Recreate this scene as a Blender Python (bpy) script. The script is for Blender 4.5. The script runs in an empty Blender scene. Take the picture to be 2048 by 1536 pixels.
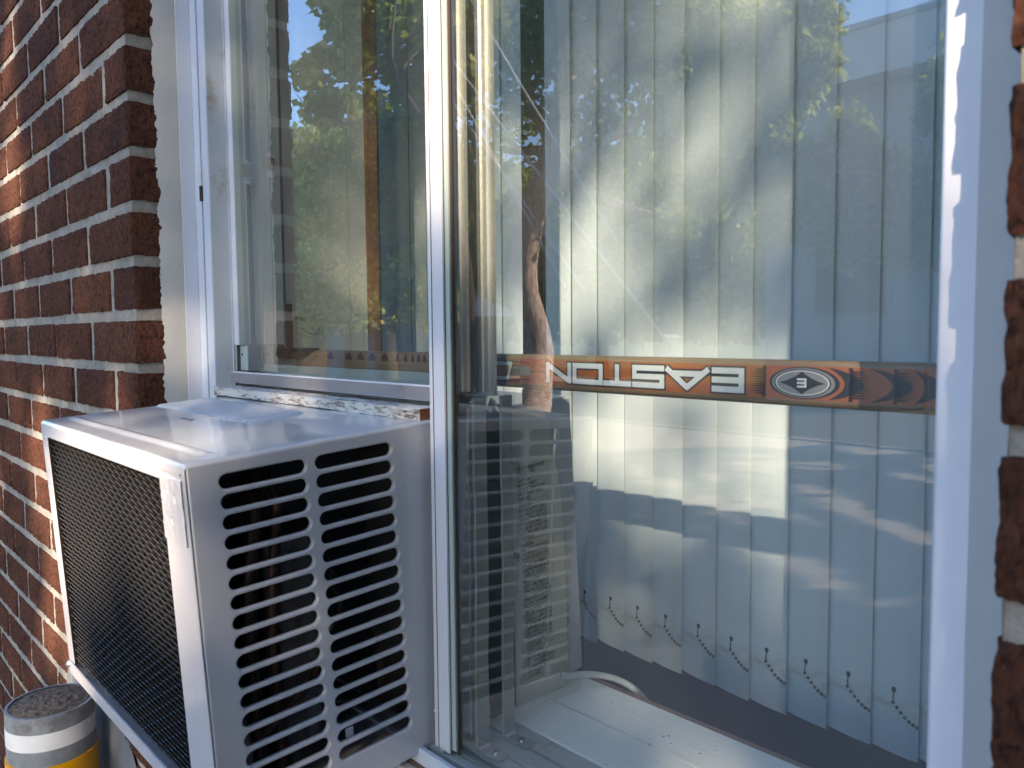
import bpy, math, random
from mathutils import Vector, Matrix, noise
R_ = math.radians
D = bpy.data; SC = bpy.context.scene; COL = SC.collection
random.seed(7)

# ------------------------------------------------------------------ camera
cam_d = D.cameras.new('camera'); cam = D.objects.new('camera', cam_d); COL.objects.link(cam)
SC.camera = cam
CR = ((0.67836937, -0.0421664, 0.73351005), (0.73466156, 0.05163178, -0.67646622), (-0.00934828, 0.9977756, 0.06600345))
cam.matrix_world = Matrix(CR).to_4x4()          # the lens is the origin of this place, ground 1.45 m below
cam_d.sensor_width = 36; cam_d.lens = 36 * 1583 / 2048
cam_d.clip_start = 0.02; cam_d.clip_end = 400
cam_d.dof.use_dof = True; cam_d.dof.focus_distance = 1.05; cam_d.dof.aperture_fstop = 15
GZ = -1.45
# ------------------------------------------------------------------ light
SUN_AZ, SUN_EL = 35.5, 29.5                      # degrees to the right of straight out from the wall
w = D.worlds.new('World'); SC.world = w; w.use_nodes = True
nt = w.node_tree; bg = nt.nodes['Background']
sky = nt.nodes.new('ShaderNodeTexSky'); sky.sky_type = 'NISHITA'; sky.sun_disc = False
sky.sun_elevation = R_(SUN_EL); sky.sun_rotation = R_(180 - SUN_AZ)
sky.ozone_density = 5.5; nt.links.new(sky.outputs[0], bg.inputs[0]); bg.inputs[1].default_value = 0.15
sd = D.lights.new('sun', 'SUN'); so = D.objects.new('sun', sd); COL.objects.link(so)
sd.energy = 3.6; sd.angle = R_(0.55); sd.color = (1.0, 0.79, 0.58)
sdir = Vector((math.sin(R_(SUN_AZ)) * math.cos(R_(SUN_EL)), -math.cos(R_(SUN_AZ)) * math.cos(R_(SUN_EL)), math.sin(R_(SUN_EL))))
so.rotation_euler = sdir.to_track_quat('Z', 'Y').to_euler()
SC.view_settings.view_transform = 'Standard'; SC.view_settings.look = 'None'
SC.view_settings.exposure = 2.08; SC.view_settings.gamma = 1; SC.view_settings.use_curve_mapping = False
SC.cycles.max_bounces = 10; SC.cycles.transparent_max_bounces = 24; SC.cycles.glossy_bounces = 5
SC.cycles.use_denoising = True; SC.cycles.caustics_reflective = False

# ------------------------------------------------------------------ materials
class NT:
    def __init__(s, name):
        s.m = D.materials.new(name); s.m.use_nodes = True; s.t = s.m.node_tree; s.n = s.t.nodes
        s.b = s.n['Principled BSDF']; s.out = s.n['Material Output']
    def add(s, typ, **kw):
        n = s.n.new(typ)
        for k, v in kw.items():
            if k.startswith('i_'):
                n.inputs[k[2:].replace('_', ' ')].default_value = v
            else: setattr(n, k, v)
        return n
    def l(s, a, b): s.t.links.new(a, b)
    def coord(s, scale=(1, 1, 1), which='Object', rot=(0, 0, 0), loc=(0, 0, 0)):
        tc = s.add('ShaderNodeTexCoord'); mp = s.add('ShaderNodeMapping')
        mp.inputs['Scale'].default_value = scale; mp.inputs['Rotation'].default_value = rot; mp.inputs['Location'].default_value = loc
        s.l(tc.outputs[which], mp.inputs[0]); return mp.outputs[0]
    def noise(s, vec, scale, detail=6, rough=.6, dist=0):
        n = s.add('ShaderNodeTexNoise'); n.inputs['Scale'].default_value = scale; n.inputs['Detail'].default_value = detail
        n.inputs['Roughness'].default_value = rough; n.inputs['Distortion'].default_value = dist
        s.l(vec, n.inputs['Vector']); return n.outputs['Fac']
    def ramp(s, fac, stops, interp='LINEAR'):
        r = s.add('ShaderNodeValToRGB'); r.color_ramp.interpolation = interp
        e = r.color_ramp.elements
        while len(e) < len(stops): e.new(.5)
        for i, (p, c) in enumerate(stops):
            e[i].position = p
            if not hasattr(c, '__len__'): c = (c, c, c)
            e[i].color = (*c, 1)
        s.l(fac, r.inputs[0]); return r.outputs[0]
    def mix(s, fac, a, b, mode='MIX'):
        m = s.add('ShaderNodeMix', data_type='RGBA', blend_type=mode)
        for sock, v in ((m.inputs[0], fac), (m.inputs[6], a), (m.inputs[7], b)):
            if hasattr(v, 'links'): s.l(v, sock)
            elif hasattr(v, '__len__'): sock.default_value = (*v[:3], 1)
            else: sock.default_value = v
        return m.outputs[2]
    def math(s, op, a, b=None, clamp=False):
        m = s.add('ShaderNodeMath', operation=op); m.use_clamp = clamp
        for i, v in enumerate((a, b)):
            if v is None: continue
            if hasattr(v, 'links'): s.l(v, m.inputs[i])
            else: m.inputs[i].default_value = v
        return m.outputs[0]
    def bump(s, h, strength, dist, prev=None):
        b = s.add('ShaderNodeBump'); b.inputs['Strength'].default_value = strength; b.inputs['Distance'].default_value = dist
        s.l(h, b.inputs['Height'])
        if prev is not None: s.l(prev, b.inputs['Normal'])
        return b.outputs[0]
    def set(s, **kw):
        names = dict(col='Base Color', rough='Roughness', metal='Metallic', normal='Normal', coat='Coat Weight', coatr='Coat Roughness', spec='Specular IOR Level', alpha='Alpha')
        for k, v in kw.items():
            i = s.b.inputs[names[k]]
            if hasattr(v, 'links'): s.l(v, i)
            elif hasattr(v, '__len__'): i.default_value = (*v, 1)
            else: i.default_value = v
        return s.m

def plain(name, col, rough=.5, metal=0., var=.08, nscale=30, bump=.0, coat=0., spec=.5, dirt=None):
    t = NT(name); c = t.coord()
    f = t.noise(c, nscale, 5)
    cc = t.mix(f, tuple(x * (1 - var * 1.6) for x in col), tuple(min(1, x * (1 + var)) for x in col))
    if dirt:
        g = t.noise(c, dirt[1], 7, .7)
        cc = t.mix(t.ramp(g, [(dirt[2], 0), (dirt[2] + .12, 1)]), cc, dirt[0])
    kw = {}
    if bump: kw['normal'] = t.bump(t.noise(c, nscale * 8, 4), bump, .001)
    return t.set(col=cc, rough=rough, metal=metal, coat=coat, coatr=.06, spec=spec, **kw)

def brick_mat():
    t = NT('rough brick'); c = t.coord()
    oi = t.add('ShaderNodeObjectInfo')
    off = t.add('ShaderNodeVectorMath', operation='ADD'); t.l(c, off.inputs[0])
    sc = t.add('ShaderNodeVectorMath', operation='SCALE'); t.l(oi.outputs['Random'], sc.inputs[0]); sc.inputs[0].default_value = (0, 0, 0)
    cmb = t.add('ShaderNodeCombineXYZ')
    for i in range(3): t.l(t.math('MULTIPLY', oi.outputs['Random'], 7.3 + i * 11), cmb.inputs[i])
    t.l(cmb.outputs[0], off.inputs[1]); v = off.outputs[0]
    mp = t.add('ShaderNodeMapping'); mp.inputs['Scale'].default_value = (1.0, 1.0, .55); t.l(v, mp.inputs[0])
    big = t.noise(v, 9, 4); fine = t.noise(mp.outputs[0], 260, 8, .75, .6); mid = t.noise(mp.outputs[0], 90, 5, .7, .8)
    base = t.mix(t.ramp(oi.outputs['Random'], [(0, (.105, .030, .020)), (.35, (.165, .047, .029)), (.7, (.135, .036, .022)), (1, (.19, .058, .035))]),
                 (0, 0, 0), (0, 0, 0)) if 0 else t.ramp(oi.outputs['Random'], [(0, (.050, .020, .013)), (.3, (.108, .037, .019)), (.6, (.068, .025, .015)), (.85, (.128, .045, .022)), (1, (.090, .040, .026))])
    col = t.mix(t.ramp(big, [(.3, 0), (.75, 1)]), base, (.140, .051, .025))
    col = t.mix(t.ramp(fine, [(.38, 1), (.53, 0)]), col, (.016, .009, .008))  # pits darkened in the colour, standing in for their shade
    col = t.mix(t.math('MULTIPLY', t.ramp(mid, [(.62, 0), (.75, 1)]), .35), col, (.16, .11, .09))
    n1 = t.bump(mid, 1., .006); n2 = t.bump(fine, 1., .0028, n1)
    return t.set(col=col, rough=.92, normal=n2, spec=.25)
def mortar_mat():
    t = NT('grey mortar'); c = t.coord()
    a = t.noise(c, 35, 6, .7); b = t.noise(c, 500, 4, .7)
    col = t.ramp(a, [(.3, (.19, .18, .16)), (.5, (.29, .275, .245)), (.7, (.38, .36, .32))])
    col = t.mix(t.ramp(b, [(.3, .55), (.5, 0)]), col, (.17, .15, .13))
    return t.set(col=col, rough=.95, normal=t.bump(b, .7, .0015, t.bump(a, .8, .004)), spec=.2)
M_BRICK, M_MORTAR = brick_mat(), mortar_mat()
M_CAULK = plain('aged cream sealant', (.45, .44, .41), .75, var=.1, nscale=18, bump=.5)
M_FRAME = plain('white enamel frame', (.55, .60, .68), .32, var=.03, coat=.3, dirt=((.42, .40, .36), 9, .62))  # white enamel with the cool cast of the skylight put into its colour
M_FRAME2 = plain('dusty frame lining', (.46, .50, .53), .5, var=.06, dirt=((.30, .27, .23), 14, .55))
M_STRIP = plain('white pane edging', (.60, .62, .67), .25, var=.03, coat=.4, dirt=((.38, .38, .37), 55, .68))
M_ALU = plain('mill aluminium', (.58, .57, .52), .33, metal=.55, var=.08, nscale=60, dirt=((.34, .31, .25), 20, .6))
M_ALUB = plain('bright cut aluminium', (.75, .77, .80), .28, metal=.85, var=.1, nscale=120, bump=.3)
M_RAIL = plain('grey aluminium rail', (.42, .40, .42), .4, metal=.6, var=.1, nscale=25, dirt=((.2, .16, .13), 18, .6))
M_TRACK = plain('dusty sill track', (.40, .43, .40), .55, var=.1, nscale=20, dirt=((.25, .22, .17), 16, .55))
M_GROOVE = plain('groove grime and gap shade', (.05, .04, .035), .8)
M_DARK = plain('black foam', (.012, .014, .018), .85)
M_STRAP = plain('zinc strap', (.33, .33, .31), .42, metal=.6, var=.15, nscale=40, dirt=((.16, .13, .10), 25, .62))
M_STRAPE = plain('zinc strap edge', (.62, .66, .70), .3, metal=.7)
M_RUSTY = plain('brown steel', (.13, .085, .06), .5, metal=.5, var=.25, nscale=40, dirt=((.22, .10, .05), 60, .6))
M_SCREW = plain('zinc screw', (.5, .5, .48), .25, metal=.9)
M_BRASS = plain('brass wire', (.55, .42, .22), .3, metal=.9)
M_VOID = plain('dark cavity', (.02, .02, .022), .7)
M_COPPER = plain('dull copper pipe', (.022, .010, .007), .6, metal=.5, var=.2)
M_BLACKGRILL = plain('black coated grille', (.009, .008, .007), .45, var=.2, spec=.4)
M_FIN = plain('dark condenser fins', (.016, .016, .018), .5, metal=.4)
M_PLASTIC = plain('grey beige plastic', (.46, .465, .42), .45, var=.03)
M_INK = plain('black ink', (.012, .012, .014), .6)
M_CORD = plain('white vinyl cord', (.46, .48, .49), .4)
M_GREEN = plain('green glass edge', (.36, .44, .41), .2, spec=.8)
M_CHAIN = plain('tarnished bead chain', (.16, .12, .09), .4, metal=.7, var=.3, nscale=200)
M_HOLE = plain('punched hole', (.02, .018, .015), .8)
M_CEIL = plain('room plaster', (.62, .64, .63), .9)
M_LEDGE = plain('dark brown ledge', (.040, .024, .018), .85, var=.25, nscale=14, spec=.1, dirt=((.20, .17, .14), 160, .74))
M_STEEL = plain('galvanised steel', (.30, .32, .33), .5, metal=.35, var=.35, nscale=45, dirt=((.17, .15, .13), 22, .55))
M_REFL = plain('white reflective tape', (.72, .72, .70), .45, var=.06, nscale=40, dirt=((.35, .32, .28), 38, .63))
M_YEL = plain('safety yellow sleeve', (.80, .36, .0), .35, var=.05, dirt=((.32, .17, .03), 45, .66))
M_CONC = plain('rough concrete', (.17, .135, .10), .95, var=.5, nscale=140, bump=1., dirt=((.035, .028, .022), 150, .50))
M_BLOCKWALL = plain('blue grey block wall', (.13, .145, .17), .9, var=.1)
M_CAB = plain('grey cabinet paint', (.25, .27, .26), .5)
M_BARK = None

def ac_mat(name='white enamel toned for shade', col=(.36, .378, .425), dust=True):
    t = NT(name); c = t.coord()
    a = t.noise(c, 6, 5); b = t.noise(c, 700, 3, .7)
    cc = t.mix(a, tuple(x * .93 for x in col), col)
    st = t.noise(t.coord((30, 30, 3)), 3, 6, .7, .5)
    cc = t.mix(t.math('MULTIPLY', t.ramp(st, [(.5, 0), (.75, 1)]), .22), cc, (.30, .27, .23))
    sp = t.noise(c, 190, 3, .6); cc = t.mix(t.ramp(sp, [(.74, 0), (.76, .8)]), cc, (.09, .08, .07))
    if dust: cc = t.mix(t.math('MULTIPLY', t.ramp(b, [(.62, 0), (.7, 1)]), .25), cc, (.35, .32, .28))
    d = t.noise(c, 160, 3)
    return t.set(col=cc, rough=.42, coat=.9, coatr=.07, normal=t.bump(a, .10, .004))
M_AC = ac_mat(); M_ACTOP = ac_mat('dusty top enamel', (.42, .45, .48))  # same enamel: sides darkened and cooled for shade, top copy left lighter
M_TAPE = ac_mat('silver foil tape', (.50, .50, .52), False)
def wood_mat(name, c1, c2, along=(2, 60, 60), rough=.6, flake=None):
    t = NT(name); c = t.coord(along)
    a = t.noise(c, 4, 8, .65, 1.2)
    col = t.ramp(a, [(.3, c1), (.52, c2), (.7, c1)])
    nb = t.bump(a, .5, .001)
    if flake:
        c2_ = t.coord((30, 150, 150)); fl = t.noise(c2_, 3, 8, .8, .4)
        big = t.noise(t.coord((6, 20, 20)), 3, 3)
        fac = t.ramp(t.math('ADD', t.math('MULTIPLY', fl, .75), t.math('MULTIPLY', big, .35)), [(.56, 1), (.62, 0)])
        col = t.mix(fac, col, flake); nb = t.bump(fac, .6, .0012, nb)
    return t.set(col=col, rough=rough, normal=nb)
M_BOARD = wood_mat('flaking white paint', (.10, .075, .06), (.20, .15, .12), flake=(.60, .59, .55))
M_RAW = wood_mat('raw split pine', (.30, .12, .045), (.10, .035, .012), along=(40, 6, 90), rough=.8)
M_SHAFT = wood_mat('worn ash shaft', (.34, .23, .12), (.20, .13, .07), along=(2, 90, 90), rough=.4)
M_TRIM = wood_mat('stained wood trim', (.17, .075, .03), (.26, .12, .05), along=(60, 60, 2), rough=.35)
M_EDGEW = wood_mat('brown sill edge', (.14, .08, .055), (.22, .13, .085), along=(2, 60, 60), rough=.5)
def paintwood():
    t = NT('thick white sill paint'); c = t.coord((3, 14, 14))
    a = t.noise(c, 5, 6, .6, .4); s = t.noise(t.coord(), 180, 3, .5)
    col = t.mix(a, (.74, .77, .76), (.82, .83, .82))
    col = t.mix(t.ramp(s, [(.70, 0), (.72, 1)]), col, (.12, .1, .08))
    return t.set(col=col, rough=.45, normal=t.bump(a, .5, .002))
M_SILL = paintwood()
def jambwood():
    t = NT('brushed white boards'); c = t.coord((50, 50, 2.5))
    a = t.noise(c, 5, 6, .6, .3)
    return t.set(col=t.mix(a, (.55, .53, .46), (.68, .66, .58)), rough=.5, normal=t.bump(a, .4, .001))
M_JAMB = jambwood()
def vane_mat():
    t = NT('aged vinyl vane'); c = t.coord()
    sep = t.add('ShaderNodeSeparateXYZ'); t.l(c, sep.inputs[0])
    st = t.noise(t.coord((30, 30, 4)), 1.5, 4)
    col = t.mix(st, (.59, .66, .70), (.67, .73, .76))
    # rust along the height of the chains
    band = t.math('SUBTRACT', 1, t.math('MULTIPLY', t.math('ABSOLUTE', t.math('ADD', sep.outputs[2], .366)), 55), True)
    rn = t.ramp(t.noise(t.coord((14, 14, 30)), 5, 5, .7), [(.45, 0), (.70, 1)])
    col = t.mix(t.math('MULTIPLY', t.math('MULTIPLY', band, rn), .6), col, (.30, .20, .11))
    sp = t.ramp(t.noise(c, 70, 4, .6), [(.755, 0), (.775, 1)])
    col = t.mix(sp, col, (.22, .13, .07))
    lay = t.noise(t.coord((1, 1, 900)), 1, 2)
    m = t.set(col=col, rough=.5, normal=t.bump(lay, .15, .0006), spec=.35)
    tr = t.add('ShaderNodeBsdfTranslucent'); t.l(col, tr.inputs[0])
    mx = t.add('ShaderNodeMixShader'); mx.inputs[0].default_value = .35
    t.l(t.b.outputs[0], mx.inputs[1]); t.l(tr.outputs[0], mx.inputs[2]); t.l(mx.outputs[0], t.out.inputs[0])
    return m
M_VANE = vane_mat()
def glass_mat(name, k, tint, ripple):
    t = NT(name)
    g = t.add('ShaderNodeNewGeometry')
    dt = t.add('ShaderNodeVectorMath', operation='DOT_PRODUCT'); t.l(g.outputs['Normal'], dt.inputs[0]); t.l(g.outputs['Incoming'], dt.inputs[1])
    cs = t.math('ABSOLUTE', dt.outputs['Value'])
    sch = t.math('ADD', .045, t.math('MULTIPLY', .955, t.math('POWER', t.math('SUBTRACT', 1, cs), 5)))
    fac = t.math('MULTIPLY', sch, k, True)
    c = t.coord((1, 1, 1.8))
    nz = t.noise(c, 5, 2, .4)
    bp = t.bump(nz, ripple, .002)
    gl = t.add('ShaderNodeBsdfGlossy'); gl.inputs['Roughness'].default_value = 0.0; t.l(bp, gl.inputs['Normal'])
    tr = t.add('ShaderNodeBsdfTransparent'); tr.inputs[0].default_value = (*tint, 1)
    # thin film of dust
    df = t.add('ShaderNodeBsdfDiffuse'); df.inputs[0].default_value = (.6, .6, .56, 1)
    dn = t.ramp(t.noise(t.coord((1, 1, .6)), 7, 8, .7, .6), [(.3, .006), (.8, .030)])
    mx = t.add('ShaderNodeMixShader'); t.l(fac, mx.inputs[0]); t.l(tr.outputs[0], mx.inputs[1]); t.l(gl.outputs[0], mx.inputs[2])
    m2 = t.add('ShaderNodeMixShader'); t.l(dn, m2.inputs[0]); t.l(mx.outputs[0], m2.inputs[1]); t.l(df.outputs[0], m2.inputs[2])
    t.l(m2.outputs[0], t.out.inputs[0]); return t.m
M_GLASS = glass_mat('window glass', 4.1, (.95, .985, .97), .05); M_GLASSL = glass_mat('doubled window glass', 4.4, (.90, .94, .93), .05)
M_GLASSB = glass_mat('window glass inner face', .02, (.985, .99, .985), 0.0)

# ------------------------------------------------------------------ mesh helpers
class MB:
    def __init__(s): s.v = []; s.f = []; s.mi = []
    def face(s, pts, mi=0):
        b = len(s.v); s.v += [tuple(p) for p in pts]; s.f.append(tuple(range(b, b + len(pts)))); s.mi.append(mi)
    def box(s, x0, x1, y0, y1, z0, z1, mi=0, M=None):
        b = len(s.v)
        vs = [(x, y, z) for x in (x0, x1) for y in (y0, y1) for z in (z0, z1)]
        if M: vs = [tuple(M @ Vector(q)) for q in vs]
        s.v += vs
        for q in ((0, 1, 3, 2), (4, 6, 7, 5), (0, 4, 5, 1), (2, 3, 7, 6), (0, 2, 6, 4), (1, 5, 7, 3)):
            s.f.append(tuple(b + i for i in q)); s.mi.append(mi)
        return s
    def prism(s, pts, z0, z1, mi=0, axis='z', cap=True):
        """closed outline pts (2D) extruded; axis z: pts are x,y; axis x: pts are y,z; axis y: pts are x,z"""
        b = len(s.v); n = len(pts)
        def P(p, h): return (p[0], p[1], h) if axis == 'z' else ((h, p[0], p[1]) if axis == 'x' else (p[0], h, p[1]))
        s.v += [P(p, z0) for p in pts] + [P(p, z1) for p in pts]
        for i in range(n):
            j = (i + 1) % n; s.f.append((b + i, b + j, b + n + j, b + n + i)); s.mi.append(mi)
        if cap:
            s.f.append(tuple(b + i for i in range(n))[::-1]); s.mi.append(mi)
            s.f.append(tuple(b + n + i for i in range(n))); s.mi.append(mi)
        return s
    def tube(s, pts, r, n=8, mi=0, cap=True):
        pts = [Vector(p) for p in pts]; rr = r if hasattr(r, '__len__') else [r] * len(pts)
        b = len(s.v); up = None
        for i, p in enumerate(pts):
            d = (pts[min(i + 1, len(pts) - 1)] - pts[max(i - 1, 0)]).normalized()
            if up is None: up = d.orthogonal().normalized()
            u = (up - up.dot(d) * d).normalized(); up = u; vv = d.cross(u)
            for k in range(n):
                a = 2 * math.pi * k / n; s.v.append(tuple(p + (u * math.cos(a) + vv * math.sin(a)) * rr[i]))
        for i in range(len(pts) - 1):
            for k in range(n):
                k2 = (k + 1) % n
                s.f.append((b + i * n + k, b + i * n + k2, b + (i + 1) * n + k2, b + (i + 1) * n + k)); s.mi.append(mi)
        if cap:
            s.f.append(tuple(b + k for k in range(n))[::-1]); s.f.append(tuple(b + (len(pts) - 1) * n + k for k in range(n))); s.mi += [mi, mi]
        return s
    def ball(s, c, r, n=8, m=5, mi=0, sq=(1, 1, 1)):
        b = len(s.v)
        for i in range(m + 1):
            th = math.pi * i / m
            for k in range(n):
                a = 2 * math.pi * k / n
                s.v.append((c[0] + sq[0] * r * math.sin(th) * math.cos(a), c[1] + sq[1] * r * math.sin(th) * math.sin(a), c[2] + sq[2] * r * math.cos(th)))
        for i in range(m):
            for k in range(n):
                k2 = (k + 1) % n; s.f.append((b + i * n + k, b + (i + 1) * n + k, b + (i + 1) * n + k2, b + i * n + k2)); s.mi.append(mi)
        return s
    def grid(s, fn, nu, nv, mi=0):
        b = len(s.v)
        for j in range(nv + 1):
            for i in range(nu + 1): s.v.append(tuple(fn(i / nu, j / nv)))
        for j in range(nv):
            for i in range(nu):
                a = b + j * (nu + 1) + i; s.f.append((a, a + 1, a + nu + 2, a + nu + 1)); s.mi.append(mi)
        return s
    def mesh(s, name, mats, smooth=None):
        me = D.meshes.new(name); me.from_pydata(s.v, [], s.f)
        for m in (mats if isinstance(mats, (list, tuple)) else [mats]): me.materials.append(m)
        if any(s.mi): me.polygons.foreach_set('material_index', s.mi)
        if smooth is not None:
            me.polygons.foreach_set('use_smooth', [True] * len(s.f))
            if smooth < 180: me.set_sharp_from_angle(angle=R_(smooth))
        me.update(); return me
    def build(s, name, mats, parent=None, smooth=None, label=None, kind=None, bevel=0):
        me = s.mesh(name, mats, smooth); o = link(name, me, parent)
        if label: o['label'] = label
        if kind: o['kind'] = kind
        if bevel:
            md = o.modifiers.new('edge', 'BEVEL'); md.width = bevel; md.segments = 2; md.limit_method = 'ANGLE'; md.angle_limit = R_(40)
        return o
def link(name, data, parent=None):
    o = D.objects.new(name, data); COL.objects.link(o)
    if parent is not None:
        o.parent = parent; o.matrix_parent_inverse = Matrix.Identity(4)
        pm = Matrix.Identity(4); p = parent
        while p is not None: pm = Matrix.Translation(p.location) @ p.rotation_euler.to_matrix().to_4x4() @ pm; p = p.parent
        if pm != Matrix.Identity(4) and not name.startswith('@'): o.matrix_parent_inverse = Matrix.Identity(4)
    return o
def tag(o, label=None, cat=None, group=None, kind=None):
    if label: o['label'] = label
    if cat: o['category'] = cat
    if group: o['group'] = group
    if kind: o['kind'] = kind
    return o
def empty(name, label, cat, group=None, loc=(0, 0, 0), rot=(0, 0, 0)):
    o = D.objects.new(name, None); COL.objects.link(o); o.location = loc; o.rotation_euler = rot; o.empty_display_size = .05
    return tag(o, label, cat, group)
def ray(px, py):
    d = Matrix(CR) @ Vector((px - 1024, -(py - 768), -1583)); return d
def screw(name, c, axis, r, parent, mat=None):
    """pan head with a cross recess; axis is the unit direction it faces"""
    m = MB(); ax = Vector(axis); u = ax.orthogonal().normalized(); v = ax.cross(u); c = Vector(c)
    rings = [(1, 0), (.96, .25), (.75, .45), (.3, .52)]
    b = len(m.v); n = 14
    for rr, h in rings:
        for k in range(n):
            a = 2 * math.pi * k / n; m.v.append(tuple(c + (u * math.cos(a) + v * math.sin(a)) * rr * r + ax * h * r))
    for i in range(len(rings) - 1):
        for k in range(n):
            k2 = (k + 1) % n; m.f.append((b + i * n + k, b + i * n + k2, b + (i + 1) * n + k2, b + (i + 1) * n + k)); m.mi.append(0)
    m.f.append(tuple(b + (len(rings) - 1) * n + k for k in range(n))); m.mi.append(0)
    for p, q in ((u, v), (v, u)):
        w0 = .11 * r; L = .55 * r; h = ax * (.54 * r)
        m.face([c + h + p * L + q * w0, c + h + p * L - q * w0, c + h - p * L - q * w0, c + h - p * L + q * w0], 1)
    return m.build(name, [mat or M_SCREW, M_GROOVE], parent, 35)

# ------------------------------------------------------------------ brick wall
XL, XR, YF = -1.04, -0.0915, 0.325
ZT, ZB = 0.965, -0.443           # opening top / bottom in the brickwork (on joints)
PITCH, Z0 = 0.067, 0.0255
def rug(p, seed, amp=1.):
    q = Vector((p[0] * 1.0, p[1] * 1.0, p[2] * 1.0)) + Vector((seed * 3.7, seed * 1.3, -seed * 2.1))
    a = noise.noise(q * 55) * .0011 + noise.noise(Vector((q.x * 170, q.y * 170, q.z * 120))) * .0011 - max(0, noise.noise(Vector((q.x * 300, q.y * 300, q.z * 210))) - .1) * .0026
    return a * amp
def brick_mesh(name, L, seed, res=.0019, H=.0545, Dp=.055):
    """local origin at the middle of the front face; front looks to -y"""
    m = MB(); nx = max(6, int(L / res)); nz = int(H / res); ny = 12
    cx_, cz_ = L / 2, H / 2
    def warp(p, nrm):
        p = Vector(p)
        # chipped, rounded arrises
        ex = max(0, abs(p.x) - (cx_ - .004)) / .004; ez = max(0, abs(p.z) - (cz_ - .004)) / .004; ey = max(0, .004 - p.y) / .004
        cnt = (ex > 0) + (ez > 0) + (ey > 0)
        d = rug(p, seed)
        off = Vector((math.copysign(1, p.x) * (ex > .9), -1 * (ey > .9), math.copysign(1, p.z) * (ez > .9)))
        if off.length > 0: p = p + off.normalized() * d * 1.15
        if cnt >= 2:
            k = noise.noise(p * 90 + Vector((seed, 0, 0))) * .5 + .7
            if ex > .9: p.x -= math.copysign(1, p.x) * .0014 * k
            if ez > .9: p.z -= math.copysign(1, p.z) * .0012 * k
            if ey > .9: p.y += .0013 * k
        return p
    m.grid(lambda u, v: warp(((u - .5) * L, 0, (v - .5) * H), None), nx, nz)
    for sx in (-1, 1):
        m.grid(lambda u, v: warp((sx * cx_, (u if sx > 0 else 1 - u) * Dp, (v - .5) * H), None), ny, nz)
    for sz in (-1, 1):
        m.grid(lambda u, v: warp(((u - .5) * L, (v if sz > 0 else 1 - v) * Dp, sz * cz_), None), nx, ny // 2)
    return m.mesh(name, M_BRICK, 180)
full = [brick_mesh('stretcher', .1845, i + 1) for i in range(6)]
half = [brick_mesh('header', .0840, i + 11) for i in range(5)]
wall = MB()
YM = YF + .0033
def mortar_panel(x0, x1, z0, z1):
    nx = max(2, min(260, int((x1 - x0) / .006))) if (x0 > -2.4 and x1 < .35) else 4
    nz = max(2, min(260, int((z1 - z0) / .006))) if nx > 4 else 4
    def fn(u, v):
        x = x0 + u * (x1 - x0); z = z0 + v * (z1 - z0)
        return (x, YM + noise.noise(Vector((x * 30, 0, z * 50))) * .0007 + noise.noise(Vector((x * 160, 3, z * 160))) * .0005, z)
    wall.grid(fn, nx, nz)
mortar_panel(-2.4, XL - .0034, -.95, 1.1); mortar_panel(XR + .0034, .35, -.95, 1.1)
wall.box(-9, -2.4, YM, .50, GZ, 3.2); wall.box(.35, 6, YM, .50, GZ, 3.2)
wall.box(-2.4, .35, YM, .50, 1.1, 3.2); wall.box(-2.4, .35, YM, .50, GZ, -.95)
wall.box(XL - .0045, XR + .0045, YM, .50, ZT + .004, 1.1); wall.box(XL - .0045, XR + .0045, YM, .50, -.95, ZB - .004)
wall.box(-2.4, XL - .006, YM + .006, .50, -.95, 1.1); wall.box(XR + .006, .35, YM + .006, .50, -.95, 1.1)
# mortar on the two returns
for sx, xx in ((1, XL - .0034), (-1, XR + .0034)):
    wall.grid(lambda u, v: (xx + noise.noise(Vector((7, u * 6, v * 60))) * .0007, YM - .001 + (u if sx > 0 else 1 - u) * .055, -.45 + v * 1.45), 10, 240)
bw = wall.build('brick_wall', M_MORTAR, smooth=180)
tag(bw, 'dark red rough brick wall with pale mortar around the window', 'wall')
nb = MB(); rng = random.Random(3)
k0 = int(math.floor((GZ - Z0) / PITCH)); k1 = int((3.15 - Z0) / PITCH)
for k in range(k0, k1):
    z = Z0 + PITCH * (k + .5)
    inopen = ZB < z < ZT
    for side in (-1, 1):
        start = XL if side < 0 else XR
        x = start; first = True; lim = 9 if side < 0 else 6
        while abs(x) < lim or first:
            L = .095 if (first and k % 2 == 0) else .19
            if first and k % 2 == 0: L = .0905
            Lm = .0840 if L < .1 else .1845; xc = x + side * ((Lm if first else L) / 2); near = (-2.25 < xc < .25) and (-.86 < z < .86)
            if near:
                o = link('brick', rng.choice(half if L < .1 else full), bw)
                o.location = (xc + rng.uniform(-.0004, .0004), YF + rng.uniform(-.0010, .0006), z + rng.uniform(-.0011, .0011))
                o.rotation_euler = (rng.uniform(-.012, .012), rng.uniform(-.006, .006), rng.uniform(-.008, .008))
            elif -8.9 < xc < 5.9:
                nb.box(xc - L / 2 + .0005, xc + L / 2 - .0005, YF, YF + .05, z - .028, z + .028)
            x += side * (L + .010); first = False
    if not inopen:
        x = XL + .01 + (.0 if k % 2 else -.0)
        while x < XR - .02:
            L = min(.19, XR - .01 - x); 
            if L > .03: nb.box(x, x + L, YF, YF + .05, z - .028, z + .028)
            x += .20
nbo = nb.build('brick', M_BRICK, bw, kind='stuff')
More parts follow.
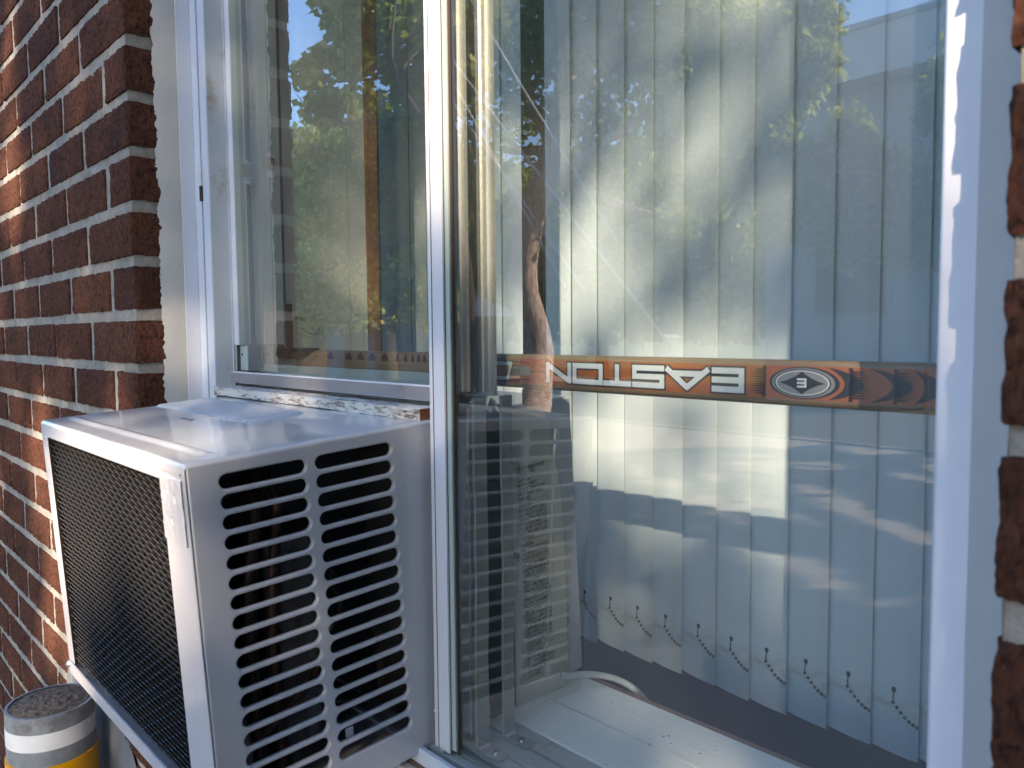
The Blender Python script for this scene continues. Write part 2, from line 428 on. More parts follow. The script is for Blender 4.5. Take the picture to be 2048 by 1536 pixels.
# smeared patch of render low on the wall
pm = MB()
def patch(u, v):
    a = u * 2 * math.pi; r = v * (1 + .25 * noise.noise(Vector((math.cos(a) * 1.5, math.sin(a) * 1.5, 4))))
    return (-1.30 + .17 * r * math.cos(a), YF - .006 * (1 - v ** 3) - .0008 + .001 * noise.noise(Vector((u * 40, v * 9, 0))), -.60 + .115 * r * math.sin(a))
pm.grid(patch, 48, 10); pm.build('parging_patch', plain('grey render', (.13, .14, .15), .9, var=.25, nscale=25), bw, 180)

# ------------------------------------------------------------------ window frame
win = empty('sliding_window', 'wide white framed sliding window set in the brick wall', 'window', loc=(-.55, .40, -.368))
def unpar(o):      # parts are built in place; keep them there under the moved Empty
    o.matrix_parent_inverse = Matrix.Translation(win.location).inverted(); return o
def wpart(m, name, mat, smooth=None, bevel=0, label=None, parent=None, kind=None):
    o = m.build(name, mat, parent or win, smooth, label, kind, bevel)
    if parent is None: unpar(o)
    return o
ZW0, ZW1 = -.372, .96
m = MB()   # left jamb: lining steps
LJ = [(-1.10, .385), (-1.031, .385), (-1.031, .4005), (-1.026, .4015), (-1.012, .4015), (-1.012, .4055), (-1.0085, .4055), (-1.0085, .4020), (-.989, .4020), (-.989, .4258), (-.9895, .430), (-.9895, .505), (-1.10, .505)]
m.prism(LJ, ZW0 - .07, ZW1); wpart(m, 'left_jamb', M_FRAME)
m = MB(); m.box(-1.0315, -1.0295, .3835, .4003, ZW0 - .05, ZW1); wpart(m, 'bead', M_STRIP)
m = MB(); m.box(-1.0118, -1.0087, .4035, .4054, ZW0, ZW1); wpart(m, 'weather_groove', M_GROOVE)
m = MB(); m.box(-.9888, -.9872, .4025, .4255, ZW0, ZW1); m.box(-.9888, -.984, .4245, .4262, ZW0, ZW1); wpart(m, 'jamb_fin', M_FRAME2)
m = MB()   # right jamb
m.prism([(-.1130, .375), (-.06, .375), (-.06, .505), (-.1315, .505), (-.1310, .379), (-.1300, .3766), (-.1280, .3752)], ZW0 - .07, ZW1); wpart(m, 'right_jamb', M_STRIP, 60)
m = MB(); m.box(-1.10, -.06, .385, .505, ZW1, ZW1 + .05); wpart(m, 'head', M_FRAME)
# sealant beads on both sides, ragged towards the brick
def bead(x_b, x_f, y_b, y_f, side, name):
    m = MB()
    def fn(u, v):
        z = ZW0 - .07 + v * (ZW1 - ZW0 + .07)
        e = (noise.noise(Vector((0, 0, z * 60))) * .0022 + noise.noise(Vector((5, 0, z * 210))) * .0016)
        x = x_b + (x_f - x_b) * u; y = y_b + (y_f - y_b) * u
        bulge = math.sin(u * math.pi) * .0016
        if u < .3: y -= e * (1 - u / .3) * 1.3; x += side * abs(e) * .3
        return (x + side * bulge * .5, y - bulge + noise.noise(Vector((u * 3, 8, z * 25))) * .0006, z)
    m.grid(fn if side > 0 else (lambda u, v: fn(1 - u, v)), 8, 520); return wpart(m, name, M_CAULK, 180)
bead(XL - .0005, XL + .006, .357, .3852, 1, 'sealant')
bead(XR + .0005, -.1150, .3545, .3748, -1, 'sealant')
m = MB(); m.box(-1.0099, -1.0078, .398, .4032, .168, .187); wpart(m, 'weep_slot', M_GROOVE)

# sill: outer lip, tracks and grooves, built as separate rails
XA, XB = -.986, -.136
zt = -.368
for nm, y0, y1, zz, mt in (('outer_sill', .352, .385, -.392, M_FRAME), ('outer_sill', .385, .3935, -.383, M_FRAME2), ('sill_lip', .3955, .4005, zt + .002, M_FRAME),
                           ('track_rail', .4035, .4055, zt - .004, M_FRAME2), ('track_rail', .408, .4245, zt, M_TRACK), ('track_rail', .4295, .4435, zt, M_TRACK),
                           ('track_rail', .4475, .4665, zt, M_TRACK), ('track_rail', .4705, .4715 + .02, zt, M_TRACK)):
    m = MB(); m.box(XA if y0 > .39 else -1.03, XB, y0, y1, zt - .045, zz); wpart(m, nm, mt, bevel=.0006)
m = MB(); m.box(XA, XB, .394, .4915, zt - .05, zt - .012); wpart(m, 'track_bed', plain('grime brown', (.10, .075, .055), .8))
# slanted brick sill under it
# glazing helper: box with a reflecting outer face, clear inner face and green edges
def pane(name, x0, x1, y, z0, z1, label=None, mat=None):
    m = MB(); t = .003
    m.face([(x0, y, z0), (x1, y, z0), (x1, y, z1), (x0, y, z1)], 0)
    m.face([(x1, y + t, z0), (x0, y + t, z0), (x0, y + t, z1), (x1, y + t, z1)], 1)
    m.face([(x0, y + t, z0), (x0, y, z0), (x0, y, z1), (x0, y + t, z1)], 2); m.face([(x1, y, z0), (x1, y + t, z0), (x1, y + t, z1), (x1, y, z1)], 2)
    m.face([(x0, y + t, z0), (x1, y + t, z0), (x1, y, z0), (x0, y, z0)], 2)
    return wpart(m, name, [mat or M_GLASS, M_GLASSB, M_GREEN], label=label)
YR, YL = .4145, .4345
pR = pane('glass_pane', -.5275, -.120, YR, -.366, ZW1 - .002, 'large right pane reaching down to the track')
pL = pane('glass_pane', -.972, -.540, YL, -.046, ZW1 - .002, 'shorter left pane above the air conditioner', M_GLASSL)
# right pane: leading edge strip
m = MB()
m.prism([(-.5475, .4085), (-.5425, .4085), (-.5425, .4088), (-.5275, .4088), (-.5275, .422), (-.5475, .422)], -.3655, ZW1); wpart(m, 'edge_strip', M_STRIP)
m = MB(); m.box(-.5428, -.5422, .4083, .4089, -.365, ZW1); wpart(m, 'strip_seam', M_GROOVE)
m = MB(); m.box(-.5275, -.5262, .4105, .4205, -.365, ZW1); m.box(-.5205, -.5190, .4120, .4140, -.365, ZW1); wpart(m, 'strip_gasket', M_GROOVE)
m = MB(); m.box(-.5258, -.5205, .4105, .4140, -.362, ZW1); wpart(m, 'green_glass_edge', M_GREEN)
m = MB(); m.ball((-.5478, .4092, -.334), .0016); m.box(-.538, -.534, .406, .4084, -.3665, -.3645); wpart(m, 'burr', M_ALUB, 60)
# left pane(s): white edge strips on the jamb side, stopping above the rail
def lstrip(xa, xb, y0, y1, ztop, zbot, mA, mB_):
    m = MB(); m.box(xa, xb, y0, y0 + .0015, zbot, ztop); m.box(xb - .0012, xb, y0 + .0015, y1, zbot, ztop, 1); m.box(xa, xb - .0012, y1 - .0015, y1, zbot, ztop, 1)
    m.box(xb, xb + .0008, y1 - .0016, y1, zbot, ztop); return wpart(m, 'edge_strip', [mA, mB_])
M_TEAL = plain('grey green edging', (.40, .46, .44), .35, var=.04, coat=.3)
lstrip(-.9855, -.9710, .4262, .4418, ZW1, -.0135, M_STRIP, M_TEAL)
lstrip(-.9840, -.9790, .4540, .4600, ZW1, -.0135, M_FRAME2, M_TEAL)
m = MB(); m.box(-.9790, -.9680, .4590, .4605, -.0135, ZW1); m.box(-.968, -.9668, .4590, .4720, -.0135, ZW1); m.box(-.9655, -.9645, .4725, .4850, -.0135, ZW1); wpart(m, 'inner_edge_strip', M_TEAL)
m = MB(); m.box(-.989, -.9870, .430, .500, -.05, ZW1); wpart(m, 'jamb_channel', plain('brown grey channel', (.17, .16, .145), .6))
# little plastic glides clipped over the strips
for gx, gy, gz in ((-.972, .4425, .2050), (-.9655, .4725, .2160)):
    m = MB(); m.box(gx - .005, gx + .0045, gy - .004, gy + .004, gz - .0085, gz + .0085); g = wpart(m, 'glide', plain('tan plastic', (.28, .20, .15), .4), bevel=.0012)
    m = MB(); m.box(gx - .006, gx + .006, gy - .005, gy + .005, gz + .0085, gz + .0105); m.box(gx - .006, gx + .006, gy - .005, gy + .005, gz - .0105, gz - .0085)
    m.box(gx - .003, gx + .003, gy - .004, gy + .004, gz - .0165, gz - .0105); m.box(gx - .002, gx + .002, gy - .003, gy + .003, gz + .0105, gz + .0145); wpart(m, 'glide_lip', M_STRIP, bevel=.0006)
# inner left pane edge shown below the strips + corner plates with their rivets
for cxx, cy, wd in ((-.984, .4270, .022), (-.980, .4600, .020)):
    m = MB(); m.box(cxx, cxx + .001, cy, cy + .0015, -.046, -.0135); m.box(cxx + .001, cxx + wd, cy + .006, cy + .0075, -.046, -.0145, 1); wpart(m, 'corner_plate', [M_STRIP, M_TEAL])
    screw('rivet', (cxx + .007, cy + .006, -.0260), (0, -1, 0), .0017, None, M_GROOVE).name = 'rivet'
    r = D.objects[-1] if False else [o for o in COL.objects if o.name.startswith('rivet')][-1]; r.parent = win; unpar(r)
# bottom rails of the two left panes
m = MB(); m.box(-.990, -.5490, .4215, .4230, -.0605, -.0475); m.box(-.990, -.549, .4215, .436, -.0615, -.0600); wpart(m, 'bottom_rail', M_RAIL, bevel=.0007)
m = MB(); m.box(-.990, -.5490, .4212, .4233, -.0486, -.0468); wpart(m, 'rail_lip', M_STRIP)
m = MB(); m.box(-.985, -.549, .4375, .4400, -.0615, -.0490); wpart(m, 'rail_back', M_TEAL)
m = MB(); m.box(-.985, -.541, .4600, .4620, -.0600, -.0390); m.box(-.985, -.541, .4535, .4550, -.062, -.0500); wpart(m, 'inner_rail', M_TEAL)
# meeting profiles behind the right pane, ending above the opening
def meet(x0, x1, y0, dy, steps, name, zb):
    m = MB()
    for a, b, off, mi in steps:
        m.box(x0 + (x1 - x0) * a, x0 + (x1 - x0) * b, y0 + off, y0 + dy, zb, ZW1, mi)
    return wpart(m, name, [M_ALU, M_ALUB, M_GROOVE, M_STRIP])
meet(-.5439, -.5230, .4300, .0035, [(0, .20, -.0010, 1), (.20, .66, 0, 0), (.66, .76, -.0015, 3), (.76, 1, 0, 0)], 'meeting_stile', -.0510)
meet(-.5545, -.5198, .4580, .0035, [(0, .19, -.001, 3), (.19, .23, .002, 2), (.23, .34, 0, 0), (.34, .42, .002, 2), (.42, .56, -.0008, 1), (.56, .82, .0008, 0), (.82, .88, -.0012, 3), (.88, 1, 0, 0)], 'meeting_stile', -.0560)
m = MB(); m.box(-.575, -.545, .4445, .4455, -.051, ZW1); wpart(m, 'gap_shade_strip', M_GROOVE)  # dark strip standing in for the shade in the gap between stiles
# torn aluminium flaps where the stiles were cut
m = MB()
m.grid(lambda u, v: (-.553 + u * .034, .434 + v * .03, -.0545 - .006 * math.sin(u * 5) * v - .008 * max(0, u - .75) * 4 * v + .0015 * noise.noise(Vector((u * 9, v * 9, 1)))), 14, 8)
m.grid(lambda u, v: (-.5285 + u * .010, .436 + v * .006, -.0600 - u * .010 - v * .006), 4, 4)
m.grid(lambda u, v: (-.536 + u * .014, .462 + v * .006, -.0580 - abs(u - .5) * .022 - v * .004), 6, 4)
wpart(m, 'torn_flap', M_ALUB, 30)
m = MB(); m.box(-.566, -.541, .437, .448, -.0745, -.0555); wpart(m, 'cut_rail_end', M_DARK)

# ------------------------------------------------------------------ loose board on the air conditioner
th = R_(3.6)
Oac = Vector((-.555, .2005, -.0900))
bl = D.objects.new('weathered_board', None); COL.objects.link(bl); bl.location = (-.560, .4065, -.0668); bl.rotation_euler = (R_(1.5), R_(.15), .0150)
tag(bl, 'weathered board with flaking white paint lying on the air conditioner', 'board')
m = MB()
def brd(u, v): return None
def board_pt(x, y, z): 
    return (x, y + noise.noise(Vector((x * 60, y * 100, z * 200))) * .0007 + (.0009 * noise.noise(Vector((x * 11, 0, 0)))), z + noise.noise(Vector((x * 50, y * 200, 2))) * .0006)
T = .0102
m.grid(lambda u, v: board_pt(-.430 + u * .430, 0, -.0 + (v - 1) * T + T * 0), 90, 5)
m.grid(lambda u, v: board_pt(-.430 + u * .430, v * .06, 0 - (.0025 if (u > .86 and v < .12) else 0)), 90, 10)
m.grid(lambda u, v: board_pt(0, u * .06, (v - 1) * T), 10, 5, 1)
m.grid(lambda u, v: board_pt(-.430, (1 - u) * .06, (v - 1) * T), 10, 5)
m.grid(lambda u, v: (-.430 + u * .430, (1 - v) * .06, -T), 4, 2)
m.build('plank', [M_BOARD, M_RAW], bl, 50)
m = MB(); m.grid(lambda u, v: (-.07 + u * .0705, -.0012 + v * .0595, -.0022 + .0035 * (1 - abs(v - .5)) * noise.noise(Vector((u * 5, v * 4, 9))) - .0005), 24, 12)
m.build('split_veneer', M_RAW, bl, 180)

# ------------------------------------------------------------------ air conditioner
ac = D.objects.new('air_conditioner', None); COL.objects.link(ac); ac.location = Oac; ac.rotation_euler = (th, 0, 0)
tag(ac, 'white window air conditioner tilted outward through the left half of the window', 'air conditioner')
WD, HT, DP, RR = .409, .292, .392, .0035
def topf(u, v):
    x = -WD + u * WD; y = v * DP
    z = 0
    ex = max(0, x + RR) ; z -= RR - math.sqrt(max(0, RR * RR - ex * ex)) if ex > 0 else 0
    exl = max(0, -WD + RR - x); z -= RR - math.sqrt(max(0, RR * RR - exl * exl)) if exl > 0 else 0
    ey = max(0, RR - y); z -= RR - math.sqrt(max(0, RR * RR - ey * ey)) if ey > 0 else 0
    # long pressed bead near the outer edge
    if -WD + .02 < x < -.022:
        fx = min(1, (x + WD - .02) / .008, (-.022 - x) / .008)
        d = abs(y - .026) / .0075
        if d < 1: z += .0022 * fx * (.5 + .5 * math.cos(math.pi * d))
    # ribbed louvre area
    if -.400 < x < -.160 and .116 < y < .180:
        ph = ((x + .400) / .0096) % 1
        z += .0026 * max(0, math.sin(math.pi * min(1, ph / .8))) ** .6 * min(1, (y - .116) / .004, (.180 - y) / .004)
    return (x, y, z + .0006 * noise.noise(Vector((x * 14, y * 14, 0))))
m = MB()
us = [0] + [RR / WD * k / 4 for k in range(1, 5)]
NU, NV = 330, 120
def uu(i): # dense at the edges
    return i
xs = sorted(set([0, .0005, .001, .002, .003, RR] + [RR + (WD - 2 * RR) * i / 340 for i in range(341)] + [WD - RR + RR * q for q in (.3, .6, .8, .93, 1)]))
ys = sorted(set([0, .0003, .001, .002, .003] + [RR + (.05 - RR) * i / 30 for i in range(31)] + [.05 + i * .006 for i in range(58) if .05 + i * .006 < DP] + [.1161, .120, .1799, .176]))
b = len(m.v)
for y in ys:
    for x in xs: m.v.append(topf(x / WD, y / DP))
for j in range(len(ys) - 1):
    for i in range(len(xs) - 1):
        a = j * len(xs) + i; m.f.append((a, a + 1, a + len(xs) + 1, a + len(xs))); m.mi.append(0)
m.build('top_cover', M_ACTOP, ac, 40)
m = MB(); m.grid(lambda u, v: (-.262 + u * .03 + .004 * noise.noise(Vector((u * 4, v * 4, 0))), .093 + v * .006 + .003 * noise.noise(Vector((u * 3, 0, 4))), .0007), 12, 4)
m.build('paint_chip', M_CAULK, ac)
# side cover with real slots, made as a filled curve with holes
def slotted(name, outer, holes, mat, parent, mtx, depth=.0008, bev=.0017):
    cu = D.curves.new(name, 'CURVE'); cu.dimensions = '2D'; cu.fill_mode = 'BOTH'; cu.extrude = depth; cu.bevel_depth = bev; cu.bevel_resolution = 2
    for pts in [outer] + holes:
        sp = cu.splines.new('POLY'); sp.points.add(len(pts) - 1); sp.use_cyclic_u = True
        for p, q in zip(sp.points, pts): p.co = (q[0], q[1], 0, 1)
    o = D.objects.new(name, cu); COL.objects.link(o)
    me = D.meshes.new_from_object(o.evaluated_get(bpy.context.evaluated_depsgraph_get())); D.objects.remove(o); D.curves.remove(cu)
    me.transform(mtx); me.materials.clear(); me.materials.append(mat)
    me.polygons.foreach_set('use_smooth', [True] * len(me.polygons)); me.set_sharp_from_angle(angle=R_(38)); me.name = name
    return link(name, me, parent)
holes = []
def stadium(x0, x1, zc, r):
    pts = []
    for k in range(9): a = math.pi / 2 + math.pi * k / 8; pts.append((x0 + r + r * math.cos(a), zc + r * math.sin(a)))
    for k in range(9): a = -math.pi / 2 + math.pi * k / 8; pts.append((x1 - r + r * math.cos(a), zc + r * math.sin(a)))
    return pts
RS = .0072
for k in range(17):
    zc = -.0178 - k * .01515
    for x0, x1 in ((.0225, .0945), (.0990, .1735)): holes.append(stadium(x0 + .001 - RS * .12, x1, zc, RS))
# curve x -> local y, curve y -> local z
mt = Matrix(((0, 0, 1, 0), (1, 0, 0, 0), (0, 1, 0, 0), (0, 0, 0, 1)))
slotted('side_cover', [(.0035, -.0035), (.215, -.0035), (.215, -HT), (.0035, -HT)], holes, M_AC, ac, Matrix.Translation((-.0022, 0, 0)) @ mt)
m = MB()   # rest of shell: inner side part, left side, bottom
m.box(-.0022, -.0002, .2165, DP, -HT, -.0035); m.box(-WD, -WD + .001, .0, DP, -HT, -.003); m.box(-WD, -.0005, .0035, DP, -HT, -HT + .0015)
m.build('shell', M_AC, ac)
m = MB(); m.box(-WD + .01, -.10, .06, .065, -HT + .01, -.01); m.box(-WD + .004, -.03, .20, .205, -HT + .004, -.006); m.box(-.10, -.098, .06, .2, -HT + .01, -.01); m.build('inner_bulkhead', M_VOID, ac)
m = MB()
for yy, xx in ((.042, -.022), (.052, -.035), (.066, -.03)):
    m.tube([(xx, yy, -.28), (xx, yy, -.16), (xx + .004, yy + .004, -.10), (xx - .01, yy + .02, -.05), (xx - .03, yy + .02, -.03)], .0042, 8)
m.tube([(-.02, .035, -.235), (-.02, .09, -.20), (-.04, .12, -.185)], .0035, 8)
m.build('copper_pipe', M_COPPER, ac, 60)
m = MB()
for k in range(3):
    m.tube([(-.03 - k * .01, .11 + .02 * math.sin(t * .7 + k), -.12 - t * .012 + k * .01) for t in range(10)] + [(-.04, .16, -.25)], .0012, 6)
m.build('cable', M_DARK, ac, 60)
m = MB(); m.tube([(-.068, .090, -.08), (-.068, .090, -.27)], .040, 24); m.build('compressor', plain('black enamel can', (.02, .02, .022), .3), ac, 40)
m = MB(); m.box(-.02, -.019, .118, .124, -.262, -.252); m.box(-.025, -.019, .124, .1255, -.266, -.252); m.build('bracket', M_ALUB, ac)
# condenser end: frame, fins, expanded grille
MZ0, MZ1, MX0, MX1 = -.268, -.0165, -WD + .020, -.0485
m = MB()
m.box(-WD, -RR * 0, 0, .0012, MZ1, -.0028); m.box(-WD, MX0, 0, .0012, MZ0, MZ1); m.box(MX1, -.0002, .0, .0012, -HT, MZ1)
m.build('end_frame', M_TAPE, ac, bevel=.0008)
m = MB(); m.box(-WD + .006, MX1 + .002, -.002, -.0005, MZ0 - .0125, MZ0 + .0005); m.box(-WD + .006, MX1, -.0005, .006, MZ0 - .0125, MZ0 - .0112); m.build('bottom_strip', M_TAPE, ac)
m = MB(); m.ball((-WD + .004, -.001, MZ0 - .004), .004, 8, 5); m.build('bent_tab', M_ALUB, ac, 60)
m = MB(); m.box(MX1 + .0005, -.0035, -.0009, -.0001, -.061, -.0065)
def dent(u, v):
    x = MX1 + .001 + u * (.0485 - .0055); z = -.0605 + v * .0535
    d = -.0011
    for cx0, cz0, r in ((-.040, -.026, .0035), (-.020, -.027, .004), (-.030, -.045, .0035)):
        q = math.hypot(x - cx0, z - cz0) / r
        if q < 1: d += .0016 * (1 - q * q)
    if abs(z + .0105) < .0018 and x > -.047: d += .0012
    if abs(x + .0075) < .0014: d += .0012
    return (x, d + .00045 * noise.noise(Vector((x * 130, 0, z * 90))) + .0003 * noise.noise(Vector((x * 400, 0, z * 300))), z)
m2 = MB(); m2.grid(dent, 60, 70); m2.build('foil_patch', M_TAPE, ac, 180)
fins = MB(); fins.box(MX0 - .002, MX1 + .002, .012, .014, MZ0 - .002, MZ1 + .002)
nf = 110
for i in range(nf):
    x = MX0 + (MX1 - MX0) * (i + .5) / nf; fins.box(x - .0002, x + .0002, .007, .012, MZ0, MZ1)
fo = fins.build('condenser_fins', M_FIN, ac, kind='stuff')
gr = MB(); LW, SW = .0181, .0098
nc = int((MX1 - MX0) / LW) + 1; nr = int((MZ1 - MZ0) / SW) + 1
def clampx(x): return min(max(x, MX0), MX1)
for r in range(nr * 2 + 1):
    z = MZ1 - r * SW / 2
    if z < MZ0: break
    for c in range(-1, nc + 1):
        x0 = MX0 + c * LW + (LW / 2 if r % 2 else 0)
        for sx in (-1, 1):
            xa, xb = x0, x0 + sx * LW / 2; za, zb = z, z - SW / 2
            if min(xa, xb) < MX0 - .001 or max(xa, xb) > MX1 + .001 or zb < MZ0: continue
            # flat twisted strand, leaning as in expanded metal, with short knuckles
            w = .0017; yy = .0042
            p0 = Vector((xa, yy - .0014, za)); p0b = Vector((xa + sx * .0022, yy - .0012, za - .0002)); p1b = Vector((xb - sx * .0022, yy + .0012, zb + .0002)); p1 = Vector((xb, yy + .0014, zb))
            for q0, q1 in ((p0, p0b), (p0b, p1b), (p1b, p1)):
                up = Vector((0, -.0016, w)); 
                gr.face([q0 - up * .5, q1 - up * .5, q1 + up * .5, q0 + up * .5])
                gr.face([q0 + up * .5, q1 + up * .5, q1 + up * .5 + Vector((0, .0008, .0004)), q0 + up * .5 + Vector((0, .0008, .0004))])
for k, (x0, x1, z0, z1) in enumerate(((MX0, MX1, MZ1 - .0015, MZ1), (MX0, MX0 + .0015, MZ0, MZ1), (MX1 - .0015, MX1, MZ0, MZ1))): gr.box(x0, x1, .0015, .0035, z0, z1)
gr.build('expanded_grille', M_BLACKGRILL, ac, kind='stuff')
# indoor front: plastic side with the printed warnings (in world coordinates -> local through inverse)
inv = (Matrix.Translation(Oac) @ Matrix.Rotation(th, 4, 'X')).inverted()
def at(px, py, x=-.553):
    d = ray(px, py); return d * (x / d.x)
prof = [at(1016, 826), at(1022, 822), at(1074, 805), at(1082, 808), at(1092, 840), at(1108, 905), at(1121, 985), at(1128, 1080), at(1133, 1200), at(1136, 1363), at(1112, 1400), at(1033, 1440)]
prof = [inv @ p for p in prof]
m = MB(); m.prism([(p.y, p.z) for p in prof], -WD - .01, .0035, axis='x'); m.build('indoor_housing', M_PLASTIC, ac, bevel=.0015)
m = MB()   # dark foam gap and shell seam beside the housing
m.box(-.0018, .0022, .262, .306, -.295, .003); m.build('foam_seal', M_DARK, ac)
hs = at(1034, 1109, -.551); sc_ = screw('housing_screw', inv @ hs, (1, 0, 0), .0042, ac)
FONT = None
def text_mesh(body, size, bold=0.0, sx=1.0, extrude=0.00005):
    cu = D.curves.new('lettering', 'FONT'); cu.body = body; cu.size = size; cu.offset = bold; cu.extrude = extrude; cu.space_line = 1.0
    cu.resolution_u = 3
    o = D.objects.new('lettering', cu); COL.objects.link(o)
    me = D.meshes.new_from_object(o.evaluated_get(bpy.context.evaluated_depsgraph_get())); D.objects.remove(o); D.curves.remove(cu)
    me.transform(Matrix.Scale(sx, 4, (1, 0, 0))); return me
LINES = ["*USE ON SINGLE OUTLET", "CIRCUIT ONLY", "-", "*CAUTION:", "MOVING PARTS", "DO NOT OPERATE UNIT", "WITH FRONT GRILLE", "REMOVED.", "-", "*CAUTION:", "POWER SUPPLY CABLE", "AND PLUG ATTACHED TO", "THE UNIT MUST BE USED",
         "IT IS NOT RECOMMENDED", "TO USE ANY OTHER TYPE", "OF POWER SUPPLY CABLE", "AND PLUG.", "-", "*CAUTION:", "RISK OF ELECTRIC SHOCK", "DISCONNECT POWER", "BEFORE SERVICING UNIT", "-", "*UTILISEZ SEULEMENT", "*SUR UNE PRISE MURALE", "A CIRCUIT UNIQUE.", "-",
         "*PRÉCAUTION:", "PIÈCES AMOVIBLES. LE", "GRILLAGE DU DEVANT", "DOIT TOUJOURS ÊTRE EN", "BONNE POSITION PENDANT", "LE FONCTIONNEMENT.", "-", "*PRÉCAUTION:", "UTILISER TOUJOURS LE", "CORDON D'ALIMENTATION", "ET LA PRISE MONTÉS SUR", "L'APPAREIL. IL EST",
         "DÉCONSEILLÉ D'UTILISER", "TOUT AUTRE TYPE DE", "CORDON D'ALIMENTATION", "OU DE PRISE.", "-", "*PRÉCAUTION:", "RISQUE DE CHOC", "ÉLECTRIQUE. DÉBRANCHER", "L'ALIMENTATION AVANT", "L'ENTRETIEN DE", "L'APPAREIL."]
pA, pB = inv @ at(1034, 936, -.551), inv @ at(1057, 1360, -.551)
n_text = sum(1 for l in LINES if l != '-'); step = (pA.z - pB.z) / (len(LINES) - .45 * LINES.count('-'))
vv, ff = [], []; z = pA.z - step * .75
for L in LINES:
    if L == '-':
        b = len(vv); zz = z + step * .62; y0 = pA.y + .0008; vv += [(0, y0, zz), (0, y0 + .0365, zz), (0, y0 + .0365, zz + .00035), (0, y0, zz + .00035)]; ff.append((b, b + 1, b + 2, b + 3)); z -= step * .55; continue
    bold = L.startswith('*'); me = text_mesh(L.strip('*'), step * 1.08, .00009 if bold else .00003, .72, 0)
    wdt = max(v.co.x for v in me.vertices); lim = .037; k = min(1, lim / wdt)
    b = len(vv); yb = pA.y + (pB.y - pA.y) * (pA.z - z) / (pA.z - pB.z) * .0
    vv += [(0, yb + v.co.x * k, z + v.co.y) for v in me.vertices]; ff += [tuple(b + i for i in p.vertices) for p in me.polygons]
    D.meshes.remove(me); z -= step
me = D.meshes.new('warning_text'); me.from_pydata([(.0037 + .00015, y, z) for _, y, z in vv], [], ff); me.materials.append(M_INK)
wt = link('warning_text', me, ac)

# power cord lying on the sill
m = MB(); pts = []
for px, py, z in ((1122, 1350, -.350), (1140, 1352, -.352), (1165, 1349, -.355), (1195, 1350, -.358), (1225, 1356, -.360), (1250, 1366, -.362), (1268, 1378, -.366), (1283, 1392, -.380), (1296, 1406, -.40)):
    d = ray(px, py); pts.append(d * (z / d.z))
def spline(P, n=6):
    out = []
    for i in range(len(P) - 1):
        a, b_, c, d = P[max(i - 1, 0)], P[i], P[i + 1], P[min(i + 2, len(P) - 1)]
        for k in range(n):
            t = k / n; out.append(.5 * ((2 * b_) + (c - a) * t + (2 * a - 5 * b_ + 4 * c - d) * t * t + (3 * b_ - a - 3 * c + d) * t ** 3))
    return out + [P[-1]]
m.tube(spline(pts), .0033, 10); tag(m.build('power_cord', M_CORD, smooth=60), 'white power cord bending over the inner sill beside the air conditioner', 'cord')

# ------------------------------------------------------------------ straps bracing the opening
def strap(name, x, y0, y1, ztop, foot, label, grp, notch=True):
    e = empty(name, label, 'metal strap', grp, (x, (y0 + y1) / 2, zt))
    def pp(m, nm, mat, **k):
        o = m.build(nm, mat, e, **k); o.matrix_parent_inverse = Matrix.Translation(e.location).inverted(); return o
    m = MB()
    def fn(u, v):
        z = zt + .003 + v * (ztop - zt - .003); return (x + .0013 * noise.noise(Vector((3, z * 9, x))), y0 + u * (y1 - y0) + .0009 * noise.noise(Vector((u * 2, z * 30, 1))) , z)
    m.grid(fn, 4, 90)
    m.grid(lambda u, v: tuple(Vector(fn(1 - u, v)) - Vector((.0028, 0, 0))), 4, 90)
    pp(m, 'upright', M_STRAP, smooth=180)
    m = MB(); m.grid(lambda u, v: tuple(Vector(fn(0, v)) + Vector((-.0028 + u * .0028, -.0001, 0))), 1, 90); pp(m, 'cut_edge', M_STRAPE, smooth=180)
    if foot:
        m = MB(); m.prism([(x - .0028, zt + .004), (x - .0018, zt + .0008), (x + .001, zt + .0002), (x + foot, zt + .0002), (x + foot, zt + .0032), (x + .002, zt + .0032), (x, zt + .0045)], y0, y1, axis='y'); pp(m, 'foot', M_STRAP, bevel=.0004)
        s_ = screw('foot_screw', (x + foot * .62, (y0 + y1) / 2, zt + .0032), (0, 0, 1), .0042, e); s_.matrix_parent_inverse = Matrix.Translation(e.location).inverted()
    return e
d1 = ray(957, 1505) * (zt / ray(957, 1505).z); d2 = ray(1010, 1480) * (zt / ray(1010, 1480).z)
strap('metal_strap', d1.x, d1.y, d1.y + .0135, -.056, .026, 'front zinc strap screwed to the track, nearer the outer glass', 'zinc straps bracing the window')
strap('metal_strap', d2.x, d2.y, d2.y + .0125, -.056, .026, 'rear zinc strap screwed beside the indoor housing of the air conditioner', 'zinc straps bracing the window')
strap('metal_strap', d1.x - .0125, d1.y + .004, d1.y + .016, -.066, 0, 'half hidden strap without a foot, behind the front one', 'zinc straps bracing the window')

# ------------------------------------------------------------------ indoor side: sill, jamb boards, ledge, room
m = MB(); 
m.box(-1.03, .05, .4925, .5480, zt - .03, zt + .001); si = m.build('inner_sill', M_SILL, bevel=.0012); tag(si, 'thick white painted inner window sill with brown front edge', 'window sill')
m = MB(); m.box(-1.03, .05, .5492, .6120, zt - .03, zt + .0003); m.build('sill_board', M_SILL, si, bevel=.0012)
m = MB(); m.grid(lambda u, v: (-.57 + u * .6, .5478 + v * .002, zt + .0016 + .0012 * noise.noise(Vector((u * 90, 0, 0)))), 200, 1); m.build('paint_ridge', M_SILL, si)
m = MB(); m.box(-1.03, .05, .6122, .6200, zt - .03, zt - .0004); m.build('edge_band', M_EDGEW, si, bevel=.001)
m = MB(); m.box(-1.4, .3, .62, .92, zt - .125, zt - .095); lo = m.build('brown_ledge', M_LEDGE); tag(lo, 'dark brown ledge under the hanging vertical blinds', 'ledge')
